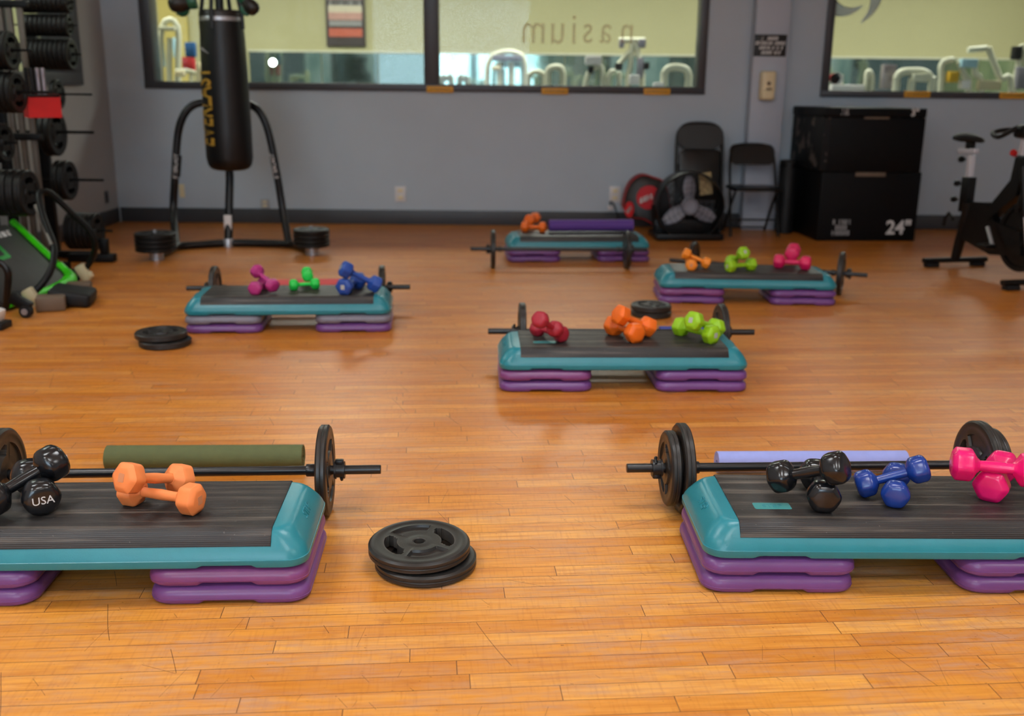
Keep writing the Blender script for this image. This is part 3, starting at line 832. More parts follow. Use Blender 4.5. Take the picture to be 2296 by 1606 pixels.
dumbbell('orange5', 'lower orange dumbbell beside the purple mat on the farthest step', 'S5', (1178, 508.5), (1215.5, 509.6), 0, 0, 'm')
dumbbell('orange5', 'upper orange dumbbell lying over the other beside the purple mat on the farthest step', 'S5', (1188, 493), (1200, 488.5), .036, .036)
dumbbell('magenta', 'lower magenta dumbbell lying on the step before the punching bag', 'S6', (573, 646), (600, 630), 0, 0)
dumbbell('magenta', 'upper magenta dumbbell tipped over the other magenta one, step before the punching bag', 'S6', (580, 610), (610, 639), .055, .0, 'b')
dumbbell('green', 'lower bright green dumbbell lying crosswise on the step before the punching bag', 'S6', (657, 639), (708, 636), 0, 0, 'm')
dumbbell('green', 'upper bright green dumbbell, end on, lying over the other green one', 'S6', (689.5, 619), (688, 610), .029, .029)
dumbbell('blue6', 'lower blue hexagonal dumbbell lying on the step before the punching bag', 'S6', (774, 642), (809, 626), 0, 0)
dumbbell('blue6', 'upper blue hexagonal dumbbell leaning across the other blue one, step before the punching bag', 'S6', (773, 606), (839, 636), .082, .0, 'b')

# ================================================================== PUNCHING BAG AND ITS STAND
SY = 8.22
t = thing('bag_stand', 'black tubular punching bag stand with curved legs on the floor', 'stand', gz(512, 548))
Lf = gz(352, 582); Rf = gz(700, 571); Lf.z = Rf.z = .032
bl = gz(396, 553, .032); br = gz(648, 548, .032); bc = gz(512, 545, .032)
MB().tube(smooth_path([Lf, (Lf+bl)/2+V((.01, .03, 0)), bl, (bl+bc)/2+V((0, .02, 0)), bc, (bc+br)/2+V((0, .02, 0)), br, (br+Rf)/2+V((-.01, .03, 0)), Rf], 5), .031, 12).build('base_tube', 'tube_black', t, world=True)
def leg(pp, foot):
    pts = [foot+V((0, 0, .0))]+[gy(x, y, SY+dy) for x, y, dy in pp]
    return smooth_path(pts, 5)
lg = leg([(389, 480, .01), (392, 400, .02), (398, 310, .03), (409, 265, .03), (430, 238, .04), (462, 229, .05), (510, 228, .06)], bl)
MB().tube(lg, .031, 12).build('leg', 'tube_black', t, world=True)
rg = leg([(634, 470, .01), (621, 390, .02), (606, 312, .03), (594, 272, .03), (578, 246, .04), (555, 234, .05), (512, 228, .06)], br)
MB().tube(rg, .031, 12).build('leg', 'tube_black', t, world=True)
top = gy(510, 228, SY+.06)
MB().tube([bc, V((bc.x, SY+.07, .55)), V((bc.x, SY+.08, 2.35))], .034, 12).tube(smooth_path([V((bc.x, SY+.08, 2.3)), V((bc.x, SY+.02, 2.5)), V((bc.x, SY-.28, 2.55)), V((bc.x, SY-.32, 2.53))], 5), .034, 12).build('upright_post', 'tube_black', t, world=True)
pb = gy(509, 548, 0) if False else bc
MB().box((bc.x, bc.y+(SY+.07-bc.y)*.3-.02, .19), (.060, .032, .13), bev=.004).build('label', 'white_plastic', t, world=True)
MB().lathe([(.044, 0.0), (.044, .06), (.038, .07)], 16, M.Translation(V((bc.x, bc.y, .0)))).build('foot_collar', 'silver', t, world=True)
for s, pth, px, py in ((-1, lg, 397, 372), (1, rg, 617, 372)):
    c = gy(px, py, SY+.02); q = gy(px+(-1.5 if s < 0 else 5), py+24, SY+.015); d = (c-q).normalized()
    st = MB().tube([c-d*.085, c+d*.085], .0322, 14).build('sticker', 'tube_black', t, world=True)
    mm = M.Translation(c+V((0, -.0335, 0))) @ M.Rotation(math.atan2(d.z, d.x), 4, 'Y').inverted() @ RX90
    text('lettering', 'EVERLAST', .045, 'white_print', st, M.Translation(c+V((0, -.0335, 0))) @ M.Rotation(-math.atan2(d.z, d.x), 4, 'Y') @ RX90, world=False, depth=.0006)
    for ch in st.children:
        for v in ch.data.vertices: v.co = WL[t.name] @ v.co
for px, py in ((352, 582), (700, 571)):
    p = Lf if px == 352 else Rf
    MB().lathe([(.052, 0.), (.052, .062), (.046, .0655), (.0135, .0657), (.0135, .222), (.010, .226)], 20, M.Translation(V((p.x, p.y, 0)))).build('weight_peg', 'silver' if True else '', t, world=True)
    side = 'left' if px == 352 else 'right'
    order = ['bottom', 'second lowest', 'third lowest', 'top']
    for i in range(4):
        plate(f'black plate, {order[i]} of the stack on the {side} foot of the bag stand', M.Translation(V((p.x, p.y, .0835+i*.0345))) @ M.Rotation(i*.7, 4, 'Z'), .150 if side == 'left' else .140, .034, 'old_plate')
# bag
BY = 8.0
a = gy(463, 330, BY); b = gy(565, 330, BY); br_ = (b.x-a.x)/2; bx = gy(514, 330, BY).x; bz = gy(514, 385, BY).z+.01; tz = gy(505, 47, BY).z
t = thing('punching_bag', 'black leather punching bag with gold vertical lettering hanging from its stand', 'punching bag', (bx, BY, bz))
H = tz-bz
MB().lathe([(.02, 0), (br_*.62, .004), (br_*.82, .018), (br_*.94, .045), (br_, .10), (br_*1.0, .3), (br_*.985, H*.6), (br_*.94, H*.88), (br_*.90, H), (br_*.86, H+.004)], 48).build('body', 'bag_leather', t)
MB().lathe([(br_*.905, H-.005), (br_*.91, H+.0), (br_*.91, H+.022), (br_*.90, H+.026), (br_*.6, H+.03)], 48).build('top_band', 'silver', t)
MB().lathe([(br_*.895, H+.02), (br_*.90, H+.06), (br_*.85, H+.075), (.02, H+.08)], 48).build('cap', 'glove_black', t)
for k in range(4):
    an = R(-100+90*k); p0 = V((br_*.95*cos(an), br_*.95*sin(an), H-.06))
    MB().tube([p0, V((br_*.93*cos(an), br_*.93*sin(an), H+.05)), V((br_*.5*cos(an), br_*.5*sin(an), H+.42)), V((0, 0, H+.66))], .016, 8, flat=.5).build('strap', 'bag_leather', t)
def wrap(mb, m2=None, rad=None, zc=0., ac=0.):
    for v in mb.bm.verts:
        x, y, z = v.co       # x runs up the bag, y around it
        an = ac+(-y)/br_; rr = rad+z
        v.co = V((rr*cos(an), rr*sin(an), zc+x))
    return mb
tb = text_bm('EVERLAST', .205, depth=.0015, bold=.003)
xs = [v.co.x for v in tb.bm.verts]; ys = [v.co.y for v in tb.bm.verts]
sx = .58/(max(xs)-min(xs)); sy = .195/(max(ys)-min(ys))
for v in tb.bm.verts: v.co.x *= sx; v.co.y *= sy
bmesh.ops.subdivide_edges(tb.bm, edges=[e for e in tb.bm.edges if e.calc_length() > .03], cuts=4)
wrap(tb, rad=br_*1.004, zc=gy(490, 240, BY).z-bz, ac=R(-138)).build('lettering', 'gold_print', t, flat=True)
sw = MB(); P = smooth_path([(0, -.09, 0), (.035, -.02, 0), (.05, .06, 0)], 8)
sw.loft([[V((p.x-.008*(1-abs(2*i/(len(P)-1)-1))-.001, p.y, 0)), V((p.x+.008*(1-abs(2*i/(len(P)-1)-1))+.001, p.y, 0)), V((p.x+.008*(1-abs(2*i/(len(P)-1)-1))+.001, p.y, .001)), V((p.x-.008*(1-abs(2*i/(len(P)-1)-1))-.001, p.y, .001))] for i, p in enumerate(P)])
wrap(sw, rad=br_*.992, zc=gy(480, 122, BY).z-bz, ac=R(-140)).build('swoosh_print', 'grey_print', t, flat=True)
# gloves hung over the bag
def glove(label, p_cuff, p_fist, sc_, roll):
    d = (p_fist-p_cuff); L = d.length; x = d.normalized()
    up = V((0, -1, 0)); y = up.cross(x).normalized(); z = x.cross(y)
    m = M((x, y, z)).transposed().to_4x4(); m.translation = p_cuff
    t = thing('boxing_glove', label, 'glove', group='gloves on the punching bag', mx=m @ M.Rotation(roll, 4, 'X'))
    k = L
    def ell(c, a, b, n=20): return [V((c[0], c[1]+a*cos(2*pi*j/n), c[2]+b*sin(2*pi*j/n))) for j in range(n)]
    MB().loft([ell((0, 0, 0), .24*k, .19*k), ell((.05*k, 0, 0), .26*k, .21*k), ell((.22*k, 0, 0), .24*k, .2*k), ell((.3*k, 0, 0), .23*k, .19*k)]).build('cuff', 'glove_green', t)
    MB().loft([ell((.29*k, 0, 0), .225*k, .19*k), ell((.42*k, .02*k, 0), .27*k, .24*k), ell((.6*k, .05*k, 0), .33*k, .29*k), ell((.78*k, .06*k, 0), .33*k, .29*k), ell((.92*k, .05*k, 0), .26*k, .23*k), ell((.99*k, .04*k, 0), .14*k, .12*k), ell((1.0*k, .04*k, 0), .03*k, .03*k)]).build('fist', 'glove_black', t)
    MB().tube(smooth_path([(.36*k, -.2*k, 0), (.5*k, -.34*k, .03*k), (.66*k, -.37*k, .04*k), (.82*k, -.28*k, .03*k)], 4), [.07*k+.05*k*sin(pi*i/12.) for i in range(13)], 12).build('thumb', 'glove_green', t)
glove('black and green boxing glove hung at the left of the punching bag top', gy(440, 4, 7.88), gy(379, 14, 7.86), 1, 2.6)
glove('black and green boxing glove hung at the right of the punching bag top', gy(538, -12, 7.56), gy(574, 32, 7.58), 1, .4)

# ================================================================== KICK SHIELD, FAN, CHAIRS
def px_poly(pts, y): return [gy(a, b, y) for a, b in pts]
t = thing('strike_shield', 'black padded strike shield with red round emblems leaning at the wall beside the fan', 'strike shield', (1.2, 9.05, 0))
pp = smooth_path([gy(a, b, 9.25) for a, b in ((1394, 462), (1400, 432), (1414, 404), (1438, 390), (1466, 397), (1488, 408), (1500, 450), (1500, 500), (1494, 522), (1478, 524), (1462, 503), (1440, 489), (1412, 485), (1394, 462))], 4)[:-1]
cen = sum(pp, V())/len(pp)
rings = []
for yy, s_ in ((.10, .90), (.085, .97), (.05, 1.0), (-.03, 1.0), (-.075, .96), (-.10, .88)):
    rings.append([cen+(p-cen)*s_+V((0, yy, 0)) for p in pp])
MB().loft(rings).build('padded_body', 'shield_black', t, world=True, ang=60)
for yy in (-.066, .075):
    MB().tube([cen+(p-cen)*.985+V((0, yy, 0)) for p in pp], .0045, 6, close=True).build('piping', 'shield_red', t, world=True)
c = gy(1454, 443, 9.144); 
em = MB(); em.lathe([(.108, 0), (.106, .004)], 32, M.Translation(c) @ M.Rotation(R(10), 4, 'Y') @ RX90); em = em.build('emblem', 'shield_red', t, world=True)
mm = WL[t.name] @ (M.Translation(c+V((0, -.006, 0))) @ M.Rotation(R(-22), 4, 'Y') @ RX90)
q = strokes(.17, .05, 1, [5], mm, seed=5, th=.95).build('lettering', 'white_print', em, flat=True)
c = gy(1411, 470, 9.142)
em = MB(); em.lathe([(.056, 0), (.055, .004)], 28, M.Translation(c) @ M.Rotation(R(-25), 4, 'Z') @ RX90 @ M.Diagonal(V((.8, 1.3, 1, 1)))); em = em.build('emblem', 'shield_red', t, world=True)
q = strokes(.07, .03, 1, [3], WL[t.name] @ (M.Translation(c+V((-.002, -.006, 0))) @ M.Rotation(R(-25), 4, 'Z') @ M.Rotation(R(-50), 4, 'Y') @ RX90), seed=3, th=.95).build('lettering', 'grey_print', em, flat=True)

FYY = 8.80
fc = gy(1545, 462, FYY); fr = (gy(1621, 462, FYY).x-gy(1469, 462, FYY).x)/2
t = thing('drum_fan', 'black round floor fan with three grey blades on a flat stand before the folding chairs', 'fan', (fc.x, FYY, 0))
mF = M.Translation(fc) @ M.Rotation(R(4), 4, 'Z') @ RX90
MB().lathe([(fr, -.13), (fr*1.01, -.125), (fr*1.01, .07), (fr, .075), (fr*.965, .075), (fr*.96, .07), (fr*.96, -.125), (fr*.965, -.13), (fr, -.13)], 48, mF, cap=False).build('drum', 'fan_black', t, world=True)
g = MB()
for q in (.25, .4, .55, .7, .85): g.tube([mF @ V((fr*q*cos(2*pi*i/40), fr*q*sin(2*pi*i/40), .062)) for i in range(40)], .0018, 5, close=True)
for k in range(12): g.tube([mF @ V((fr*.2*cos(k*pi/6), fr*.2*sin(k*pi/6), .064)), mF @ V((fr*.97*cos(k*pi/6), fr*.97*sin(k*pi/6), .064))], .0018, 5)
g.build('front_grille', 'fan_black', t, world=True)
g = MB()
for q in range(4, 24): g.tube([mF @ V((fr*q/24.5*cos(2*pi*i/40), fr*q/24.5*sin(2*pi*i/40), -.122)) for i in range(40)], .0036, 5, close=True)
for k in range(12): g.tube([mF @ V((fr*.1*cos(k*pi/6), fr*.1*sin(k*pi/6), -.124)), mF @ V((fr*.97*cos(k*pi/6), fr*.97*sin(k*pi/6), -.124))], .004, 5)
g.build('rear_grille', 'fan_black', t, world=True)
MB().box((fc.x, FYY+.085, .11), (.60, .03, .13), M.Rotation(R(4), 4, 'Z'), .012).build('stand_panel', 'fan_black', t, world=True)
hb = MB(); hb.lathe([(.02, .0), (.070, .002), (.076, .012), (.076, .03), (.062, .034), (.055, .022), (.01, .02)], 32, M.Translation(fc) @ M.Rotation(R(4), 4, 'Z') @ RX90); hb = hb.build('hub', 'fan_blade', t, world=True)
for k in range(3):
    an = R(90+120*k); rows = []
    for i in range(9):
        f = i/8; r_ = .06+(.26-.06)*f; w_ = .040+.028*sin(pi*min(1, f*.95+.12)) if f < .97 else .03
        tw = R(28-12*f); row = []
        for j in range(7):
            s_ = -1+2*j/6; lx = r_; ly = s_*w_+.012*f; lz = sin(tw)*ly*1.0+.004*(1-s_*s_)
            row.append(mF @ M.Rotation(an, 4, 'Z') @ V((lx, ly*cos(tw), lz)))
        rows.append(row)
    b_ = MB()
    vs = [p for r_ in rows for p in r_]; fs = [(i*7+j, i*7+j+1, (i+1)*7+j+1, (i+1)*7+j) for i in range(8) for j in range(6)]
    b_._new(vs, fs); o = b_.build('blade', 'fan_blade', t, world=True)
    md = o.modifiers.new('s', 'SOLIDIFY'); md.thickness = .004
MB().lathe([(.06, -.02), (.06, -.11), (.03, -.12)], 24, mF).build('motor', 'fan_black', t, world=True)
for k in range(4): pass
MB().box((fc.x, FYY+.10, .035), (.60, .36, .055), M.Rotation(R(4), 4, 'Z'), .012).build('base', 'fan_black', t, world=True)
for s in (-1, 1):
    MB().tube([V((fc.x+s*.285, FYY+.06, .05)), V((fc.x+s*(fr+.016), FYY+.04, fc.z))], .014, 10).build('bracket', 'fan_black', t, world=True)
pt = gy(1582, 412, FYY+.10)
MB().box(pt, (.11, .004, .19), M.Rotation(R(-8), 4, 'Y')).build('paper_tag', 'tan_paper', t, world=True)

def chair_back_panel(mb, w, z0, z1, y0, lean, r=.07):
    rings = []
    for dy in (-.008, .008):
        rings.append([V((x, y0+dy+lean*(z-z0)-.02*(1-(2*x/w)**2)*-1, z)) for x, z in [(a, (z0+z1)/2+b) for a, b in rrect(w/2, (z1-z0)/2, r, 5, (-w*.2, 0, w*.2))]])
    mb.loft(rings); return mb
def open_chair(label, m):
    t = thing('folding_chair', label, 'chair', mx=m, group='folding chairs by the column')
    w = .43
    up = []
    for s in (1,): pass
    pts = [V((-w/2, 0, 0)), V((-w/2+.005, .13, .3)), V((-w/2+.01, .24, .58)), V((-w/2+.03, .305, .74)), V((-w/2+.085, .325, .785)), V((0, .33, .795)), V((w/2-.085, .325, .785)), V((w/2-.03, .305, .74)), V((w/2-.01, .24, .58)), V((w/2-.005, .13, .3)), V((w/2, 0, 0))]
    MB().tube(smooth_path(pts, 5), .0125, 10).build('back_frame', 'chair_black', t)
    chair_back_panel(MB(), w-.02, .615, .795, .255, .38, .06).build('backrest', 'chair_black', t)
    st = MB(); st.loft([[V((x, .16+y, z)) for x, y in rrect(w/2-h, .19-h, .04, 5)] for z, h in ((.405, .012), (.402, .0), (.42, .0), (.43, .01), (.432, .03))]); st.build('seat', 'chair_black', t)
    for s in (-1, 1):
        MB().tube([V((s*(w/2-.03), .04, .405)), V((s*(w/2-.025), .24, .20)), V((s*(w/2-.02), .40, .0))], .0115, 10).build('leg', 'chair_black', t)
    MB().tube([V((-w/2+.02, .385, .03)), V((w/2-.02, .385, .03))], .008, 8).build('stretcher', 'chair_black', t)
    MB().tube([V((-w/2+.0, .06, .14)), V((w/2-.0, .06, .14))], .008, 8).build('stretcher', 'chair_black', t)
    return t
def folded_chair(label, m):
    t = thing('folding_chair', label, 'chair', mx=m, group='folding chairs by the column'); w = .425
    pts = [V((-w/2, 0, 0)), V((-w/2, .04, .5)), V((-w/2+.004, .07, .84)), V((-w/2+.03, .08, .93)), V((-w/2+.10, .084, .975)), V((0, .085, .985)), V((w/2-.10, .084, .975)), V((w/2-.03, .08, .93)), V((w/2-.004, .07, .84)), V((w/2, .04, .5)), V((w/2, 0, 0))]
    MB().tube(smooth_path(pts, 5), .0135, 10).build('back_frame', 'chair_black', t)
    chair_back_panel(MB(), w-.02, .75, .975, .055, .085, .08).build('backrest', 'chair_black', t)
    st = MB(); st.loft([[V((x, yy+.08*(z-.3), z)) for x, z in [(a, .52+b) for a, b in rrect(w/2-.022-h, .226-h, .05, 5)]] for yy, h in ((.012, .012), (.008, 0), (-.006, 0), (-.012, .012))]); st.build('seat', 'chair_black', t)
    for s in (-1, 1): MB().tube([V((s*(w/2-.03), .03, .02)), V((s*(w/2-.03), .055, .62))], .0115, 8).build('leg', 'chair_black', t)
    MB().tube([V((-w/2+.03, .034, .12)), V((w/2-.03, .034, .12))], .008, 8).build('stretcher', 'chair_black', t)
    return t
c0 = gy(1570, 400, 9.28)
folded_chair('folded black metal chair leaning upright behind the fan, front one of two', M.Translation(V((c0.x, 9.24, .014))) @ M.Rotation(R(2), 4, 'Z') @ M.Rotation(R(-5), 4, 'X'))
folded_chair('folded black metal chair leaning at the wall, mostly hidden by the folded one before it', M.Translation(V((c0.x+.012, 9.345, .014))) @ M.Rotation(R(2), 4, 'Z') @ M.Rotation(R(-5), 4, 'X') @ M.Diagonal(V((1, 1, .985, 1))))
open_chair('open black metal folding chair standing before the grey column', M.Translation(V((2.168, 9.00, .0125))) @ M.Rotation(R(1), 4, 'Z'))
p = gy(1757, 505, 9.32)
t = thing('standing_roller', 'tall black roller standing between the open folding chair and the jump boxes', 'roller', (p.x+.01, 9.34, 0))
MB().lathe([(.075, 0), (.08, .006), (.08, .66), (.075, .668)], 28).build('roller_body', 'pad_black', t)
MB().lathe([(.078, .60), (.0825, .602), (.0825, .64), (.078, .642)], 28).build('end_band', 'fan_black', t)

# ================================================================== JUMP BOXES
A = V((2.674, 8.822, 0)); ba = .072
def jbox(label, z0, h, w, d, dx, dy, rz, mt, marks, side=None):
    m = M.Translation(V((A.x+dx, A.y+dy, z0))) @ M.Rotation(ba+rz, 4, 'Z')
    t = thing('jump_box', label, 'jump box', mx=m, group='stacked jump boxes')
    mb = MB(); mb.box((w/2, d/2, h/2), (w, d, h), bev=.012, seg=3); mb.build('foam_body', mt, t)
    for (x, z, n, kind, col) in marks:
        if kind == 'txt': text('number', n[0], n[1], col, t, facing((x, -.0015, z)), depth=.0008, bold=.004*n[1]/.16)
        else: strokes(n[0], n[1], n[2], n[3], facing((x, -.0005, z)), slant=0., seed=9, th=.9).build('lettering', col, t, flat=True)
    return t
t = jbox('largest black foam jump box with a white 24" mark, bottom of the stack', 0.001, .603, .895, .76, 0, 0, 0, 'box_vinyl', [(.215, .12, (.165, .145, 3, [6, 6, 6]), 'str', 'grey_print'), (.735, .115, ('24"', .17), 'txt', 'white_print')])
st = MB(); st.box((.43, -.005, .583), (.27, .010, .036), bev=.004); st.build('flap_strap', 'strap_taupe', t)
t = jbox('scuffed black foam jump box, middle of the stack', .6045, .462, .905, .78, -.025, .004, .0, 'box_scuffed', [])
st = MB(); st.box((.48, -.001, .231), (.83, .008, .455), bev=.003); st.build('front_panel', 'box_vinyl', t)
st = MB(); st.box((.46, -.006, .458), (.22, .008, .016), bev=.002); st.build('flap_strap', 'strap_taupe', t)
t = jbox('thin black foam topper marked 3", topmost of the jump box stack', 1.067, .078, .91, .79, -.03, .0, .0, 'box_vinyl', [(.185, .042, (.07, .055, 3, [5, 5, 6]), 'str', 'grey_print'), (.80, .04, ('3"', .085), 'txt', 'white_print')])

# ================================================================== SPIN BIKE
Rr = V((3.362, 7.565, 0)); Ff = V((3.545, 6.68, 0)); d = (Ff-Rr).normalized()
m = M((V((-d.y, d.x, 0))*-1, d, V((0, 0, 1)))).transposed().to_4x4(); m.translation = Rr
# local x: to the rider's right, local y: forwards
t = thing('spin_bike', 'black and white spin bike standing at the right edge before the back wall', 'exercise bike', mx=m)
def stab(y, w, nm):
    MB().tube([V((-w/2, y, .052)), V((w/2, y, .052))], .026, 12, flat=.8).build(nm, 'bike_black', t)
    for s in (-1, 1): MB().box((s*(w/2-.07), y, .018), (.10, .062, .034), bev=.006).build('floor_foot', 'pad_black', t)
stab(0, .53, 'stabilizer'); stab(.90, .53, 'stabilizer')
MB().tube(smooth_path([(0, .0, .06), (0, .03, .20), (0, .08, .38), (0, .10, .50)], 5), [.036+.02*i/15 for i in range(16)], 12, flat=.7).build('rear_stay', 'bike_black', t)
MB().loft([[V((x, y, z)) for y, z in ((.02, .30), (.10, .22), (.42, .16), (.74, .20), (.70, .36), (.42, .40), (.30, .52), (.06, .50))] for x in (-.030, .030)]).build('chain_guard', 'bike_black', t)
MB().loft([[V((x, y, z)) for y, z in ((.30, .44), (.36, .40), (.62, .60), (.66, .84), (.56, .86), (.54, .70))] for x in (-.038, .038)]).build('main_frame', 'bike_black', t)
MB().box((0, .045, .55), (.07, .085, .26), bev=.008).build('seat_sleeve', 'bike_black', t)
MB().box((0, .040, .73), (.042, .05, .22), bev=.008).build('seat_post', 'bike_white', t)
MB().box((0, -.01, .865), (.045, .20, .036), M.Rotation(R(3), 4, 'X'), .006).build('seat_slider', 'bike_white', t)
sd = MB(); rings = []
for y, w, h, z in ((-.13, .02, .02, .955), (-.12, .07, .035, .955), (-.07, .085, .04, .955), (0., .068, .038, .952), (.06, .038, .03, .950), (.12, .026, .024, .946), (.15, .012, .014, .942)):
    rings.append([V((w*cos(2*pi*j/20), y, z+h*sin(2*pi*j/20)*(1 if sin(2*pi*j/20) > 0 else .7))) for j in range(20)])
sd.loft(rings).build('saddle', 'pad_black', t)
MB().box((0, .01, .905), (.05, .06, .05), bev=.008).build('saddle_clamp', 'bike_black', t)
for z, y in ((.80, -.03), (.62, -.045), (.50, -.06)):
    MB().lathe([(.008, 0), (.008, .03), (.022, .032), (.024, .055), (.012, .062)], 14, M.Translation(V((0, y, z))) @ M.Rotation(R(90), 4, 'X')).build('adjuster_knob', 'bike_black', t)
MB().tube([V((.06, .0, .36)), V((.06, -.06, .40)), V((.065, -.09, .36)), V((.065, -.10, .30))], .012, 8).build('carry_wheel_arm', 'bike_black', t)
fw = M.Translation(V((0, .70, .325))) @ M.Rotation(R(90), 4, 'Y')
MB().lathe([(.03, -.02), (.06, -.03), (.07, -.012), (.20, -.010), (.205, -.022), (.235, -.022), (.238, -.018), (.238, .018), (.235, .022), (.205, .022), (.20, .010), (.07, .012), (.06, .03), (.03, .02)], 56, fw).build('flywheel', 'bike_black', t)
rp = MB()
for k in range(44):
    an = 2*pi*k/44; rp.box(V((-.0232, .70+.222*cos(an), .325+.222*sin(an))), (.002, .012, .016), M.Rotation(an, 4, 'X'))
rp.build('rim_print', 'grey_print', t, flat=True)
for s in (-1, 1):
    MB().tube([V((s*.046, .66, .80)), V((s*.050, .76, .47))], .021, 10).build('fork_sleeve', 'bike_black', t)
    MB().tube([V((s*.050, .76, .48)), V((s*.052, .895, .065))], .017, 10).build('fork', 'bike_white', t)
MB().box((0, .60, .76), (.075, .085, .22), M.Rotation(R(-6), 4, 'X'), .01).build('head_sleeve', 'bike_black', t)
MB().box((0, .585, .93), (.045, .055, .17), M.Rotation(R(-6), 4, 'X'), .008).build('handlebar_post', 'bike_white', t)
MB().box((0, .58, 1.03), (.13, .11, .09), bev=.025).build('console', 'bike_black', t)
for s in (-1, 1):
    MB().tube(smooth_path([(0, .57, 1.04), (s*.14, .56, 1.04), (s*.25, .58, 1.02), (s*.29, .70, 1.0), (s*.25, .80, 1.06)], 5), .016, 10).build('handlebar', 'pad_black', t)
    MB().tube(smooth_path([(s*.05, .62, 1.06), (s*.06, .74, 1.09), (s*.055, .85, 1.15)], 4), .015, 10).build('bar_end', 'pad_black', t)
    cr = MB().tube([V((s*.075, .42, .36)), V((s*.09, .42+s*.10, .36-s*.12))], .014, 8).build('crank', 'silver', t)
    MB().box((s*.14, .42+s*.10, .36-s*.12), (.09, .10, .03), bev=.008).build('pedal', 'bike_black', cr)
MB().lathe([(.006, 0), (.006, .04), (.022, .045), (.024, .075), (.01, .085)], 16, M.Translation(V((0, .55, .86))) @ M.Rotation(R(70), 4, 'X')).build('resistance_knob', 'bike_red', t)
MB().box((-.032, .36, .30), (.003, .06, .013), M.Rotation(R(-20), 4, 'X')).build('side_lettering', 'grey_print', t)
MB().box((-.0385, .60, .70), (.003, .03, .14), M.Rotation(R(-12), 4, 'X')).build('frame_sticker', 'bike_white', t)
MB().box((0, .64, .56), (.05, .035, .15), M.Rotation(R(-14), 4, 'X'), .006).build('bottle_holder', 'pad_black', t)

# ================================================================== WALL FITTINGS
def onwall(px, py, off=0.):
    dd = ray(px, py); tt = (9.646-off)/(dd.y-.013*dd.x); return CAMP+dd*tt
def outlet(label, px, py, w, h, mt='white_plastic'):
    p = onwall(px, py, .006)
    t = thing('power_outlet', label, 'outlet', p, .013, group='outlets on the back wall')
    MB().box((0, 0, 0), (w, .010, h), bev=.003).build('cover_plate', mt, t)
    for s in (-1, 1):
        q = MB().box((0, -.0055, s*h*.22), (w*.42, .003, h*.22), bev=.001).build('receptacle', 'cream_plastic', t)
outlet('white outlet plate on the back wall right of the punching bag', 898, 435, .105, .148)
outlet('white outlet plate on the back wall beside the padded strike shield', 1379, 436, .108, .152)
outlet('small pale outlet low on the back wall behind the right stand leg', 594, 457, .085, .085, 'left_wall_paint')
outlet('narrow pale outlet behind the left leg of the bag stand', 408, 428, .05, .125, 'cream_plastic')
p = gx(238, 442, LX)
t = thing('wall_outlet', 'small dark outlet on the left wall near the corner', 'outlet', (LX+.006, p.y, p.z))
MB().box((0, 0, 0), (.010, .07, .11), bev=.003).build('cover_plate', 'frame_paint', t); MB().box((.0055, 0, 0), (.003, .03, .06)).build('receptacle', 'fan_black', t)
p = onwall(1369, 466, .02)
t = thing('plug_adapter', 'small white plug with black cord low on the wall beside the strike shield', 'plug', p)
MB().box((0, .004, .0), (.05, .03, .045), bev=.006).build('plug_body', 'white_plastic', t)
MB().tube(smooth_path([(.0, -.012, .02), (-.01, -.03, .06), (.03, -.03, .03), (.10, -.035, -.16)], 6), .006, 6).build('cord', 'fan_black', t)
# column: sign and dispenser
def oncol(px, py, off=.004): 
    dd = ray(px, py); tt = (9.646-.15-off)/(dd.y-.013*dd.x); return CAMP+dd*tt
p = oncol(1727, 102)
t = thing('notice_sign', 'black notice sign with four lines of white writing on the grey column', 'sign', p, .013)
MB().box((0, 0, 0), (.295, .006, .190), bev=.001).build('sign_board', 'sign_black', t)
strokes(.275, .165, 4, [9, 14, 12, 10], facing((0, -.0034, 0)), slant=.35, seed=4, th=.72).build('lettering', 'white_print', t, flat=True)
p = oncol(1721, 192, .05)
t = thing('soap_dispenser', 'cream hand sanitizer dispenser on the grey column below the black sign', 'dispenser', p, .013)
MB().loft([[V((x, y, z)) for x, z in rrect(.066-h, .128-h, .02, 5)] for y, h in ((.046, 0), (-.02, 0), (-.036, .006), (-.044, .02))]).build('case', 'cream_plastic', t)
MB().loft([[V((x, y, z-.088)) for x, z in rrect(.055-h, .040-h, .02, 5)] for y, h in ((-.03, 0), (-.052, 0), (-.062, .006), (-.066, .016))]).build('push_bar', 'cream_plastic', t)
MB().lathe([(.018, 0), (.018, .002)], 20, facing((0, -.0445, .018))).build('sight_window', 'pad_brown', t)
MB().box((.006, -.045, -.03), (.05, .003, .018), bev=.001).build('printed_mark', 'pad_brown', t)
# yellow labels on the lower window frames
for (a, b, c, d2), w in zip(((957, 193, 1016, 208), (1215, 197, 1273, 212), (1444, 198, 1502, 213), (2028, 204, 2085, 219), (2241, 207, 2300, 222)),
    ('below the mullion of the big window', 'on the big window sill, second of its three', 'on the big window sill nearest the column', 'on the second window sill above the jump boxes', 'on the second window sill above the spin bike')):
    p = onwall((a+c)/2, (b+d2)/2, .033)
    t = thing('warning_label', f'narrow yellow label {w}', 'label', p, .013, group='yellow labels on the window frames')
    MB().box((0, 0, 0), (.245, .003, .056), bev=.001).build('label_sheet', 'sign_yellow', t)
    strokes(.21, .026, 1, [13], facing((0, -.0018, 0)), slant=.1, seed=2, th=.5).build('lettering', 'strap_taupe', t, flat=True)
